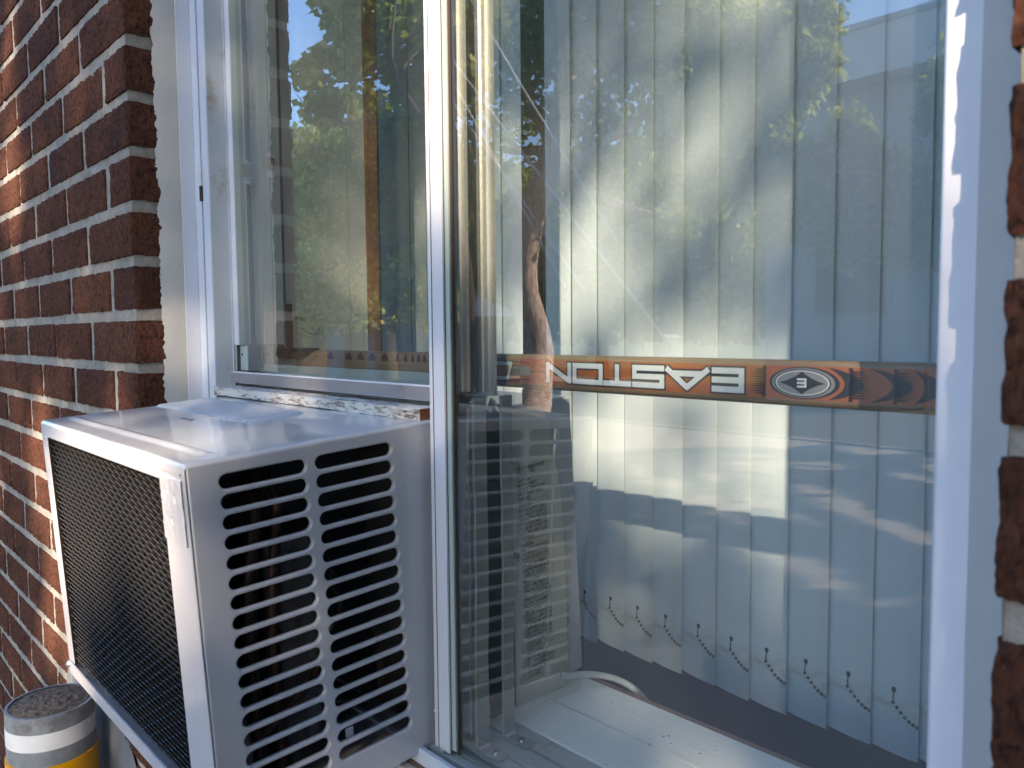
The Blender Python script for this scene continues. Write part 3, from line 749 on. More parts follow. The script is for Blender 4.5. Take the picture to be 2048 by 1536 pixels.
m = MB(); m.box(-.60, .1, .745, .7462, zt - .095, zt - .0945); m.build('scratch_line', plain('pale scratch', (.3, .28, .26), .7), lo)
jb = MB(); jb.box(-1.05, -.9905, .5055, .600, -.40, 1.0); jo = jb.build('inner_jamb', M_JAMB); tag(jo, 'white boarded inner side of the window opening with a brown edge', 'window jamb')
m = MB(); m.box(-1.05, -.9902, .6008, .6290, -.40, 1.0); m.build('jamb_board', M_JAMB, jo)
m = MB(); m.box(-1.05, -.9880, .6292, .6500, -.40, 1.0); m.build('casing_edge', M_TRIM, jo, bevel=.0015)
room = MB()
room.box(-4, -2.6, 4.0, 4.1, -1.45, 1.3); room.box(1.2, 3, 4.0, 4.1, -1.45, 1.3); room.box(-2.6, 1.2, 4.0, 4.1, -1.45, -.9); room.box(3, 3.1, .50, 4.1, -1.45, 1.3); room.box(-4, 3, .66, 4, 1.3, 1.4)  # back wall has an added opening that lets daylight onto the blinds
room.box(-4, -1.051, .505, .649, -1.45, 1.3); room.box(.051, 3, .505, .649, -1.45, 1.3); room.box(-1.05, .05, .505, .649, 1.0, 1.3); room.box(-1.05, .05, .505, .619, -1.45, -.402)
tag(room.build('room_shell', M_CEIL), kind='structure')
m = MB(); m.box(-4.1, -4, .50, 4.1, -1.45, 1.3); tag(m.build('room_side_wall', plain('darkened room wall', (.10, .075, .06), .6)), kind='structure')  # coloured dark so the gap beside the casing reads as an unlit room
m = MB(); m.box(-4, 3, .62, 4, -1.45, -1.40); tag(m.build('room_floor', M_LEDGE), kind='structure')
# steel angle and cup hook on the inner jamb
e = empty('angle_bracket', 'brown steel angle bracket holding down the end of the hockey stick', 'bracket')
def wl(px, py, x): d = ray(px, py); return d * (x / d.x)
a0 = wl(551, 607, -.9885); a1 = wl(579, 609, -.9885)
m = MB(); m.box(-.9900, -.9875, a0.y, a1.y + .0035, -.0215, a0.z); m.build('upright', M_RUSTY, e, bevel=.0005)
m = MB(); m.box(-.9875, -.918, a0.y + .001, a1.y + .0040, -.0213, -.0186); m.build('foot', M_RUSTY, e, bevel=.0005)
for q in (622, 691): c = wl(570, q, -.9873); screw('bracket_screw', (-.9873, a0.y + .0085, c.z), (1, 0, 0), .0030, e)
e = empty('cup_hook', 'small brass cup hook screwed into the white jamb boards', 'hook')
c = wl(592, 636, -.9900); m = MB(); m.tube([c, c + Vector((.012, 0, 0)), c + Vector((.016, .001, -.003)), c + Vector((.021, .004, -.0055)), c + Vector((.028, .008, -.0045)), c + Vector((.031, .010, .001)), c + Vector((.031, .011, .004))], .0011, 8); m.ball(c, .003, 8, 5); m.build('hook_wire', M_BRASS, e, 60)
c = wl(600, 655, -.9900); m = MB(); m.tube([c + Vector((.001 + .012 * math.sin(t * .45), .004 * t, -.010 * math.sin(t * .45))) for t in range(8)], .0009, 6); m.build('hook_wire', M_STRAP, e, 60)

# ------------------------------------------------------------------ hockey stick
hs = empty('hockey_stick', 'orange and black wooden hockey stick shaft laid across the window', 'hockey stick', loc=(-.55, .51, -.0368))
def hp(m, nm, mat, **k):
    o = m.build(nm, mat, hs, **k); o.matrix_parent_inverse = Matrix.Translation(hs.location).inverted(); return o
SY0, SY1, SZ1, SZ0 = .500, .520, -.0212, -.0522
m = MB(); c_ = .0042
m.prism([(SY0, SZ0 + c_), (SY0, SZ1 - c_), (SY0 + .0012, SZ1 - .0016), (SY0 + c_, SZ1), (SY1 - c_, SZ1), (SY1, SZ1 - c_), (SY1, SZ0 + c_), (SY1 - c_, SZ0), (SY0 + c_, SZ0), (SY0 + .0012, SZ0 + .0016)], -.9860, -.065, axis='x'); hp(m, 'shaft', M_SHAFT, smooth=60)
yd = SY0 - .00012
def decal_mat():
    t = NT('orange foil print'); c = t.coord((1, 1, 1)); a = t.noise(c, 12, 4); s = t.ramp(t.noise(t.coord((40, 40, 300)), 4, 5), [(.62, 0), (.72, 1)])
    col = t.mix(a, (.27, .078, .022), (.38, .115, .028)); col = t.mix(t.math('MULTIPLY', s, .35), col, (.5, .42, .3))
    return t.set(col=col, rough=.35)
M_ORANGE = decal_mat(); M_LET = plain('worn white print', (.62, .66, .68), .4, var=.12, nscale=90, dirt=((.25, .2, .17), 120, .68)); M_BLK = plain('black print', (.02, .017, .016), .4); M_GREYP = plain('grey print', (.22, .22, .22), .4); M_MAROON = plain('maroon print', (.10, .02, .02), .5)
zA, zB = SZ0 + .0050, SZ1 - .0036
m = MB(); m.face([(-.640, yd, zA), (-.066, yd, zA), (-.066, yd, zB), (-.640, yd, zB)]); hp(m, 'orange_print', M_ORANGE)
def SX(px, py=760): d = ray(px, py); return d.x * (SY0 / d.y)
# letters: strokes in a unit box, upside down on the shaft (rotated half a turn)
GL = {'E': [[(0, 1), (1, 1)], [(0, .5), (1, .5)], [(0, 0), (1, 0)], [(0, 0), (0, 1)]],
      'A': [[(0, 0), (.5, 1)], [(.5, 1), (1, 0)], [(.2, .24), (.8, .24)]],
      'S': [[(1, 1), (0, 1)], [(0, 1), (0, .5)], [(0, .5), (1, .5)], [(1, .5), (1, 0)], [(1, 0), (0, 0)]],
      'T': [[(0, 1), (1, 1)], [(.5, 1), (.5, 0)]],
      'O': [[(0, 0), (0, 1)], [(0, 1), (1, 1)], [(1, 1), (1, 0)], [(1, 0), (0, 0)]],
      'N': [[(0, 0), (0, 1)], [(0, 1), (1, 0)], [(1, 0), (1, 1)]],
      'C': [[(1, 1), (0, 1)], [(0, 1), (0, 0)], [(0, 0), (1, 0)]],
      '2': [[(0, 1), (1, 1)], [(1, 1), (1, .45)], [(1, .45), (0, .45)], [(0, .45), (0, 0)], [(0, 0), (1, 0)]]}
def letter(m, ch, xr, xl, zt_, zb_, th_, y, skew=0, mi=0):
    """letter box; xr is the right end on the shaft (= left of the letter as read)"""
    W = xr - xl - th_; H = zt_ - zb_ - th_
    def P(u, v):   # u rightwards in reading, v up in reading -> rotated 180 deg
        return Vector((xr - th_ / 2 - u * W - skew * (v - .5) * H, y, zt_ - th_ / 2 - v * H))
    for i_, (a, b_) in enumerate(GL[ch]):
        p, q = P(*a), P(*b_); d = (q - p).normalized(); n = Vector((-d.z, 0, d.x)) * th_ / 2; p = p - d * th_ / 2; q = q + d * th_ / 2
        if ch == 'A' or ch == 'N' and a[0] != b_[0]:
            if ch == 'A' and abs(a[1] - b_[1]) > .5 or ch == 'N': p = p + d * th_ * .25; q = q - d * th_ * .25
        o_ = Vector((0, -.00002 * i_, 0)); m.face([p - n + o_, q - n + o_, q + n + o_, p + n + o_], mi)
zl1, zl0 = zB - .0025, zA + .0020
for ch, pa, pb in (('E', 1424, 1489), ('A', 1330, 1421), ('S', 1265, 1329), ('T', 1207, 1263), ('O', 1146, 1206), ('N', 1093, 1143)):
    xr, xl = SX(pb), SX(pa)
    mb = MB(); letter(mb, ch, xr + .0014, xl - .0014, zl1 + .0013, zl0 - .0013, .0070, yd - .00012); hp(mb, 'letter_outline', M_BLK)
    mb = MB(); letter(mb, ch, xr, xl, zl1, zl0, .0044, yd - .00030); hp(mb, 'letter', M_LET)
for ch, pa, pb in (('C', 975, 1022), ('2', 925, 968)):
    xr, xl = SX(pb), SX(pa)
    mb = MB(); letter(mb, ch, xr + .0011, xl - .0011, zl1 + .0005, zl0 - .0013, .0053, yd - .00012, .35); hp(mb, 'letter_outline', M_BLK)
    mb = MB(); letter(mb, ch, xr, xl, zl1 - .0006, zl0, .0035, yd - .00030, .35); hp(mb, 'letter', M_LET)
def ell(m, cx, cz, a, b_, y, mi=0, n=40): m.face([(cx + a * math.cos(2 * math.pi * k / n), y, cz + b_ * math.sin(2 * math.pi * k / n)) for k in range(n)][::-1], mi)
ex, ez = (SX(1552) + SX(1660)) / 2, (zA + zB) / 2; ea = (SX(1660) - SX(1552)) / 2
m = MB(); ell(m, ex + .001, ez, ea * 1.30, .0108, yd - .0001); hp(m, 'emblem_shadow', M_BLK)
m = MB(); ell(m, ex + .0005, ez, ea * 1.16, .0100, yd - .0002); hp(m, 'emblem_band', M_GREYP)
m = MB(); ell(m, ex, ez, ea * 1.06, .0092, yd - .0003); hp(m, 'emblem_ring', M_BLK)
m = MB(); ell(m, ex, ez, ea, .0084, yd - .0004); hp(m, 'emblem_rim', M_LET)
m = MB(); ell(m, ex, ez, ea * .95, .0078, yd - .0005); hp(m, 'emblem_disc', M_GREYP)
def star(cx, cz, a, b_, y, m):
    pts = []
    for k in range(32):
        t = 2 * math.pi * k / 32; q = abs(math.cos(t)) ** .62 + abs(math.sin(t)) ** .62; q = q ** (-1 / .62 * .62) 
        r = 1 / (abs(math.cos(t)) ** .8 + abs(math.sin(t)) ** .8) ** (1 / .8); pts.append((cx + a * r * math.cos(t), y, cz + b_ * r * math.sin(t)))
    m.face(pts[::-1])
m = MB(); star(ex, ez, ea * .86, .0078, yd - .0006, m); hp(m, 'emblem_star', M_BLK)
m = MB(); letter(m, 'E', ex + .0033, ex - .0033, ez + .0031, ez - .0031, .0013, yd - .0007); hp(m, 'emblem_letter', M_LET)
def crescent(x0, xt, mi_h, y, name, tail):
    m = MB(); n = 20; pts = []
    for k in range(n + 1): t = -1 + 2 * k / n; pts.append((x0 + (xt - x0) * (1 - t * t), ez + t * mi_h))
    for k in range(n + 1): t = 1 - 2 * k / n; pts.append((x0 + (xt + tail - x0) * (1 - t * t) ** .8, ez + t * mi_h))
    for k in range(n):
        a, b_, c, d = pts[k], pts[k + 1], pts[2 * n + 1 - k - 1], pts[2 * n + 1 - k]
        m.face([(a[0], y, a[1]), (d[0], y, d[1]), (c[0], y, c[1]), (b_[0], y, b_[1])])
    hp(m, name, M_BLK)
def halftone(x0, x1, y, flip=1):
    m = MB(); nx, nz = 22, 13
    for i in range(nx):
        for j in range(nz):
            fx = i / (nx - 1); r = .00062 * (1 - fx) + .0001; x = x0 + (x1 - x0) * fx + (0.0003 if j % 2 else 0); z = ez - .0100 + .0200 * j / (nz - 1)
            if abs(z - ez) > .0104 * (1 - .3 * fx): continue
            m.face([(x - r, y, z - r), (x - r, y, z + r), (x + r, y, z + r), (x + r, y, z - r)])
    hp(m, 'halftone', M_BLK)
crescent(SX(1655), SX(1690), .0108, yd - .00015, 'flame_crescent', .012); halftone(SX(1700), SX(1745), yd - .00018)
crescent(SX(1738), SX(1785), .0108, yd - .00015, 'flame_crescent', .012); halftone(SX(1790), SX(1835), yd - .00018)
halftone(SX(1530), SX(1500), yd - .00018)
crescent(SX(1830), SX(1850), .0100, yd - .00015, 'flame_crescent', .010)
m = MB()
m.face([(SX(1030), yd - .0001, ez - .0004), (SX(1095), yd - .0001, ez - .0004), (SX(1095), yd - .0001, ez + .0004), (SX(1030), yd - .0001, ez + .0004)])
for s_ in (-1, 1):
    for q in (0, 1):
        m.face([(SX(1018), yd - .0001, ez + s_ * (.0045 + q * .0035)), (SX(1060), yd - .0001, ez + s_ * (.0025 + q * .0045)), (SX(1060), yd - .0001, ez + s_ * (.0032 + q * .0045)), (SX(1018), yd - .0001, ez + s_ * (.0060 + q * .0035))][::s_])
hp(m, 'speed_lines', M_BLK)
m = MB(); m.face([(SX(1020), yd - .00012, ez - .0030), (SX(1058), yd - .00012, ez - .0046), (SX(1064), yd - .00012, ez), (SX(1058), yd - .00012, ez + .0046), (SX(1020), yd - .00012, ez + .0030)]); hp(m, 'comet_head', M_GREYP)
m = MB()
for k, px in enumerate((662, 698, 722, 745, 770, 795, 812, 826, 838, 850)):
    x = SX(px, 742); r = .0075 if k < 5 else .0035
    pts = [(x + r * math.cos(a), yd - .0001, SZ1 - .0105 + .0085 * math.sin(a)) for a in [math.pi * q / 8 for q in range(9)]]
    m = MB(); m.face(pts[::-1]); hp(m, 'maroon_print', M_MAROON)
m = MB(); m.prism([(-.532, -.0522), (-.504, -.0522), (-.506, -.061), (-.511, -.066), (-.522, -.069), (-.532, -.068)], .502, .516, axis='y')
tag(m.build('wooden_shim', M_RAW, bevel=.002), 'small rounded wooden shim under the hockey stick beside the straps', 'wood block')

# ------------------------------------------------------------------ vertical blind
vb = empty('vertical_blind', 'pale vinyl vertical blind with bead chain along its lower edge', 'vertical blind', loc=(-.4, .78, .97))
VM = Matrix.Translation(vb.location).inverted()
m = MB(); m.box(-1.2, .25, .755, .80, .93, .965); hr = m.build('headrail', M_FRAME, vb); hr.matrix_parent_inverse = VM
VW, ZBOT = .0600, -.4135
ang = R_(10.5)
vm = MB()
def vfn(u, v, off=0):
    s = (u - 1) * VW; bow = .0026 * math.sin(u * math.pi)
    x = s * math.cos(ang) + bow * math.sin(ang); y = -s * math.sin(ang) - bow * math.cos(ang)
    return (x, y + off, ZBOT + v * (.935 - ZBOT))
vm.grid(vfn, 12, 24); vm.grid(lambda u, v: vfn(1 - u, v, .0009), 12, 24)
vmesh = vm.mesh('vane', M_VANE, 60)
chm = MB(); hx, hz = -.0245, -.3505
def onv(s): u = 1 + s / VW; p = vfn(u, 0); return p[0], p[1]
p_ = onv(hx)
for k in range(7):
    s = hx + (0 - hx) * (k / 6) * .98; q = onv(s); t = k / 6
    chm.ball((q[0], q[1] - .0022, hz - .011 - .0165 * math.sin(t * 1.45)), .0018, 8, 5)
chm.tube([(p_[0], p_[1] - .0015, hz), (p_[0], p_[1] - .002, hz - .011)], .0006, 6)
chmesh = chm.mesh('bead_chain', M_CHAIN, 60)
hm = MB(); hm.ball((p_[0], p_[1] - .0004, hz + .001), .0023, 10, 5, 0, (1, .25, 1.3)); hmesh = hm.mesh('punched_hole', M_HOLE, 60)
edges = [-.818 - .0449 * i for i in range(0, 8)] + [-.7245 + .0449 * i for i in range(0, 21)]
rv = random.Random(5)
for x in edges:
    v = link('vane', vmesh, vb); v.location = (x, .775 + rv.uniform(-.0015, .0015), rv.uniform(-.0015, .0015)); v.rotation_euler = (0, 0, R_(rv.uniform(-1.8, 1.8))); v.matrix_parent_inverse = VM
    c = link('bead_chain', chmesh, v); h = link('punched_hole', hmesh, v)

# ------------------------------------------------------------------ bollard
Bx, By, Bz = -1.2245, .2500, -.5060
bo = empty('bollard', 'concrete filled steel bollard with white tape and yellow sleeve', 'bollard', loc=(Bx, By, GZ))
BI = Matrix.Translation(bo.location).inverted(); BR = .0545
def bp(m, nm, mat, **k):
    o = m.build(nm, mat, bo, **k); o.matrix_parent_inverse = BI; return o
def ring(r, z0, z1, n=64, thick=.0022, top=True):
    m = MB()
    m.grid(lambda u, v: (Bx + r * math.cos(-2 * math.pi * u), By + r * math.sin(-2 * math.pi * u), z1 + (z0 - z1) * v), n, 1)
    if top: m.grid(lambda u, v: (Bx + (r - v * thick) * math.cos(-2 * math.pi * u), By + (r - v * thick) * math.sin(-2 * math.pi * u), z1), n, 1)
    return m
bp(ring(BR, GZ, Bz, thick=.004), 'pipe', M_STEEL, smooth=40)
m = MB()
m.grid(lambda u, v: (Bx + BR * .93 * v * math.cos(2 * math.pi * u), By + BR * .93 * v * math.sin(2 * math.pi * u), Bz - .002 + .007 * (1 - v * v) + .0022 * noise.noise(Vector((v * math.cos(6.283 * u) * 9, v * math.sin(6.283 * u) * 9, 2))) + .0013 * noise.noise(Vector((v * math.cos(6.283 * u) * 28, v * math.sin(6.283 * u) * 28, 5)))), 90, 34)
bp(m, 'concrete_cap', M_CONC, smooth=180)
bp(ring(BR + .0004, Bz - .046, Bz - .0225, thick=.0004), 'reflective_band', M_REFL, smooth=40)
bp(ring(BR + .0022, GZ, Bz - .068), 'yellow_sleeve', M_YEL, smooth=40)

# ------------------------------------------------------------------ outside world in front of the window (seen mirrored)
YG = .4145
def mir(px, py, dist=None, z=None):
    """point of the street whose mirror image in the glass shows at this pixel"""
    d = ray(px, py); t = dist / math.hypot(d.x, d.y) if dist else z / d.z
    p = d * t; return Vector((p.x, 2 * YG - p.y, p.z))
def gmat(name, c1, c2, sc, r=.9, b=.3):
    t = NT(name); c = t.coord(); a = t.noise(c, sc, 6, .65); f = t.noise(c, sc * 60, 3, .6)
    col = t.mix(a, c1, c2); col = t.mix(t.math('MULTIPLY', f, .3), col, tuple(x * .5 for x in c1)); return t.set(col=col, rough=r, normal=t.bump(f, b, .004))
M_WALK = gmat('sidewalk concrete', (.27, .245, .215), (.42, .38, .34), .8); M_ASPH = gmat('worn asphalt', (.045, .045, .048), (.075, .072, .07), .7); M_LAWN = gmat('mown lawn', (.03, .06, .015), (.07, .10, .03), 1.2)
m = MB(); m.face([(-120, -120, GZ), (120, -120, GZ), (120, 60, GZ), (-120, 60, GZ)]); tag(m.build('ground', M_LAWN), kind='structure')
m = MB(); m.box(-60, 60, -8.2, .5, GZ, GZ + .004 + .10); m.box(-60, 60, -8.35, -8.2, GZ, GZ + .12); tag(m.build('sidewalk', M_WALK), kind='structure')
m = MB(); m.box(-60, 60, -14.5, -8.35, GZ, GZ + .006); tag(m.build('road', M_ASPH), kind='structure')
m = MB(); m.box(-60, 60, -16.3, -14.5, GZ, GZ + .10); tag(m.build('far_sidewalk', M_WALK), kind='structure')
GZT = GZ + .104
# building across the street
def leafmat(name, c1, c2, tr=.35):
    t = NT(name); g = t.add('ShaderNodeNewGeometry')
    col = t.ramp(g.outputs['Random Per Island'], [(0, tuple(x * .6 for x in c1)), (.55, c1), (.8, c2), (1, tuple(min(.6, x * 1.9) for x in c2))])  # the few brightest leaves are sun glints put into the colour
    t.set(col=col, rough=.5, spec=.3)
    tl = t.add('ShaderNodeBsdfTranslucent'); t.l(t.mix(.5, col, (c2[0] * 1.5, c2[1] * 1.6, c2[2] * .6)), tl.inputs[0])
    mx = t.add('ShaderNodeMixShader'); mx.inputs[0].default_value = tr; t.l(t.b.outputs[0], mx.inputs[1]); t.l(tl.outputs[0], mx.inputs[2]); t.l(mx.outputs[0], t.out.inputs[0]); return t.m
M_LEAF = leafmat('maple leaves', (.11, .18, .05), (.34, .42, .12)); M_LEAF2 = leafmat('locust leaves', (.16, .24, .09), (.46, .52, .22), .5); M_LEAF3 = leafmat('cedar sprays', (.10, .13, .02), (.30, .30, .05))
def barkmat():
    t = NT('peeling bark'); c = t.coord((9, 9, 1.6)); a = t.noise(c, 3, 7, .7, .8)
    col = t.ramp(a, [(.32, (.16, .11, .085)), (.46, (.48, .37, .30)), (.58, (.75, .62, .53))]); return t.set(col=col, rough=.9, normal=t.bump(a, 1., .03))  # peeled patches raised in tone to stand in for sun on the trunk
M_BARK = barkmat(); M_BARK2 = plain('dark tree bark', (.07, .055, .045), .9, var=.3, nscale=12)
def leaf_cluster(m, c, r, n, size, rg, narrow=False, droop=0):
    for _ in range(n):
        v = Vector((rg.gauss(0, 1), rg.gauss(0, 1), rg.gauss(0, .8))); v = v.normalized() * r * rg.random() ** .45
        p = c + v; p.z -= droop * rg.random() * r
        a = Vector((rg.gauss(0, 1), rg.gauss(0, 1), rg.gauss(0, .7) - droop * .8)).normalized(); b_ = a.cross(Vector((rg.gauss(0, 1), rg.gauss(0, 1), rg.gauss(0, 1)))).normalized()
        s = size * rg.uniform(.6, 1.3); wd = s * (.24 if narrow else .42)
        k = len(m.v); m.v += [tuple(p), tuple(p + a * s * .5 + b_ * wd), tuple(p + a * s), tuple(p + a * s * .5 - b_ * wd)]; m.f.append((k, k + 1, k + 2, k + 3)); m.mi.append(0)
def tree(label, base, trunk, rad, clusters, lm, nleaf, size, rg, narrow=False, droop=0, grp=None, name='leafy_tree', limbs=True, bark=None):
    e = empty(name, label, 'tree', grp, tuple(base)); iv = Matrix.Translation(e.location).inverted()
    t = MB(); P = spline([Vector(p) for p in trunk], 5); n = len(P); t.tube(P, [rad * (1 - .62 * i / n) * (1 + .12 * noise.noise(Vector((i * .7, 0, base[0])))) * (1.35 if i == 0 else 1) for i in range(n)], 12)
    if limbs:
        for c, r in clusters:
            c = Vector(c); i0 = max(0, min(n - 1, int(n * rg.uniform(.45, .98)))); s = P[i0]; mid = (s + c) / 2 + Vector((rg.uniform(-.3, .3), rg.uniform(-.3, .3), -.15))
            Q = spline([s, mid, c], 4); t.tube(Q, [rad * .34 * (1 - .85 * i / len(Q)) for i in range(len(Q))], 6)
            for _ in range(5):
                v = Vector((rg.gauss(0, 1), rg.gauss(0, 1), rg.gauss(0, .8) - droop)).normalized() * r * .85
                t.tube([c - v * .1, c + v * .5 + Vector((0, 0, .05)), c + v], [rad * .06, rad * .04, rad * .015], 4)
    o = t.build('trunk', bark or M_BARK, e, smooth=60); o.matrix_parent_inverse = iv
    m = MB()
    tot = sum(r ** 2 for _, r in clusters)
    for c, r in clusters: leaf_cluster(m, Vector(c), r, int(nleaf * r ** 2 / tot), size, rg, narrow, droop)
    o = m.build('crown', lm, e); o.matrix_parent_inverse = iv; return e
def crown_clusters(rg, center, R, n, rmin, rmax, sq=(1, 1, .8)):
    out = []
    for _ in range(n):
        v = Vector((rg.gauss(0, 1), rg.gauss(0, 1), rg.gauss(0, 1))).normalized() * rg.uniform(.35, 1)
        out.append((Vector(center) + Vector((v.x * R * sq[0], v.y * R * sq[1], v.z * R * sq[2])), rg.uniform(rmin, rmax)))
    return out
# --- trees whose mirror image shows
rg = random.Random(90); m = MB()
for _ in range(17000):
    px = rg.uniform(480, 1600); top = 330 + 70 * noise.noise(Vector((px / 130, 0, 1))) + 40 * noise.noise(Vector((px / 45, 0, 7))); py = rg.uniform(top, 668); dd = rg.uniform(27, 32)
    p = mir(px, py, dist=dd); leaf_cluster(m, p, .3, 1, .55, rg)
tag(m.build('far_woods', leafmat('distant dark leaves', (.03, .045, .02), (.07, .09, .035))), 'far dark woods closing the street behind the mirrored trees', 'woods', kind='stuff')
rg = random.Random(21)
b0 = mir(1062, 850, z=GZT); tr = [b0, mir(1075, 700, dist=12.1), mir(1045, 560, dist=12.1), mir(1062, 440, dist=12.1), mir(1092, 350, dist=12.0), mir(1122, 220, dist=12.0), mir(1136, 90, dist=12), mir(1150, -60, dist=12), mir(1170, -250, dist=12)]
cl = []
for px, py, dd, r in ((1010, 60, 11, .75), (1060, 180, 11.5, .6), (990, 250, 12.5, .8), (1190, 60, 11.5, .9), (1260, 130, 11, .9), (1330, 40, 10.5, .9), (1400, 160, 10.5, .8), (1210, 250, 12, .8), (1300, 300, 12, .7), (1440, 60, 10, .9), (1150, -80, 11, 1.4),
                      (1350, -120, 10.5, 1.4), (1000, -120, 11, 1.3), (1470, -60, 10, .8), (1100, 90, 12.6, .6), (1190, 380, 13, .6), (1010, 400, 13, .6), (1250, 420, 13, .5), (1430, 330, 11, .45), (1350, 440, 12, .4)):
    cl.append((mir(px, py, dist=dd), r))
tree('big street tree with a winding peeling trunk mirrored in the right pane', b0, tr, .27, cl, M_LEAF, 15000, .13, rg, grp='trees along the street')
rg = random.Random(5)
cl = []
for px, py, dd, r in ((1500, 130, 7.4, .32), (1560, 60, 7.4, .4), (1530, 220, 7.2, .28), (1590, 160, 7.4, .28), (1620, 20, 7.5, .35), (1640, 110, 7.2, .22), (1560, 300, 7.1, .28), (1500, 340, 7.2, .28), (1610, 300, 7, .22), (1700, 240, 7, .22), (1690, 340, 7, .3), (1740, 300, 6.9, .2),
                      (1640, 400, 7, .34), (1570, 420, 7, .26), (1730, 400, 6.9, .32), (1790, 330, 6.9, .26), (1800, 430, 6.8, .3), (1850, 380, 6.8, .28), (1690, 480, 6.9, .2), (1850, 470, 6.8, .24), (1480, 450, 7.3, .18), (1420, 360, 7.6, .3), (1350, 240, 7.8, .3), (1450, 40, 7.6, .4), (1940, 380, 6.8, .5), (1980, 150, 7, .6), (1430, 200, 7.8, .35), (1480, 270, 7.6, .35), (1540, 200, 7.5, .3), (1420, 290, 7.7, .35), (1380, 180, 7.9, .35), (1490, 180, 7.5, .35)):
    cl.append((mir(px, py, dist=dd), r * .85))
bs = mir(2150, 900, z=GZT)
tree('feathery locust tree with drooping sprays mirrored in the upper right glass', bs, [bs, bs + Vector((.1, 0, 1.5)), bs + Vector((-.1, .1, 3)), mir(1980, 60, dist=7), mir(1900, -180, dist=7.2)], .16, cl, M_LEAF2, 38000, .085, rg, True, .7, grp='trees along the street', bark=M_BARK2, limbs=False)
rg = random.Random(9)
cl = []
for px, py, dd, r in ((655, 20, 8, .22), (690, 60, 8, .30), (700, 130, 8, .26), (650, 110, 8, .16), (615, 120, 8, .14), (595, 150, 8, .18), (625, 165, 8, .2), (680, 200, 8, .22), (640, 200, 8, .16), (720, 10, 8, .3), (760, 40, 8, .35), (800, 20, 8.2, .35), (760, 120, 8.3, .3), (840, 90, 8.3, .35), (820, 170, 8.4, .3), (870, 40, 8.4, .4), (740, 200, 8.2, .2),
                      (650, 240, 8.1, .14), (610, 215, 8, .12), (800, -80, 8, .5), (920, 150, 8.6, .5), (950, 60, 8.6, .5)):
    cl.append((mir(px, py, dist=dd), r * .72))
bs = mir(905, 1010, z=GZT)
tree('broad leaved tree hanging against the blue sky in the left glass', bs, [bs, bs + Vector((.1, -.1, 1.6)), bs + Vector((.0, .1, 3)), mir(885, -60, dist=8.5), mir(860, -250, dist=8.4)], .07, cl, M_LEAF, 5500, .11, rg, grp='trees along the street', bark=M_BARK2)
rg = random.Random(12)
def mass(label, spots, lm, nleaf, size, narrow=False, name='leafy_tree', seed=1, grp='trees along the street'):
    rg = random.Random(seed); cl = [(mir(px, py, dist=dd), r) for px, py, dd, r in spots]
    c0 = sum((c for c, _ in cl), Vector()) / len(cl); bs = Vector((c0.x, c0.y, GZ))
    tree(label, bs, [bs, Vector((c0.x, c0.y, (GZ + c0.z) / 2)), c0, c0 + Vector((0, 0, 1))], .18, cl, lm, nleaf, size, rg, narrow, grp=grp, name=name, bark=M_BARK2)
mass('bright yellow green cedar rising in the middle of the left pane', [(745, 215, 11, .25), (735, 260, 11, .38), (770, 300, 11, .5), (730, 340, 11, .5), (790, 380, 11, .55), (745, 430, 11, .6), (800, 470, 11, .6), (740, 520, 11.2, .55), (790, 560, 11, .5), (760, 610, 11, .5)], M_LEAF3, 9000, .09, True, 'cedar', 31)
mass('rounded light green tree beside the cedar in the left pane', [(850, 180, 12, .6), (830, 240, 12, .6), (870, 320, 12, .7), (690, 330, 13, .6), (650, 300, 13, .55), (610, 310, 13, .5), (670, 400, 13, .7), (720, 460, 13, .6), (640, 460, 13.4, .6), (850, 430, 12.5, .7), (890, 520, 13, .8), (930, 380, 13, .9)], M_LEAF, 9000, .12, False, 'leafy_tree', 32)
mass('shrub mass with pale new shoots low in the left pane', [(600, 560, 10, .4), (640, 520, 10.5, .35), (690, 560, 10, .4), (820, 560, 10, .45), (700, 610, 9.6, .35), (860, 610, 10, .4), (600, 620, 10, .4)], M_LEAF2, 5000, .09, False, 'shrub', 33, 'shrubs across the road')
mass('dark tree standing far behind the winding trunk', [(1000, 450, 19, 1.2), (1080, 520, 19, 1.3), (1180, 470, 19, 1.3), (1280, 540, 19, 1.2), (1400, 520, 19, 1.2), (1500, 560, 19, 1.2), (1120, 380, 20, 1.3), (1340, 400, 20, 1.3), (950, 560, 19, 1.2)], M_LEAF, 9000, .2, False, 'leafy_tree', 34)
mass('tall dark tree closing the far left end of the street', [(620, 380, 24, 1.6), (700, 420, 24, 1.7), (780, 380, 24, 1.7), (860, 420, 24, 1.6), (560, 440, 24, 1.5), (680, 560, 23, 1.5), (800, 560, 23, 1.5), (930, 450, 24, 1.7)], M_LEAF, 10000, .24, False, 'leafy_tree', 35)
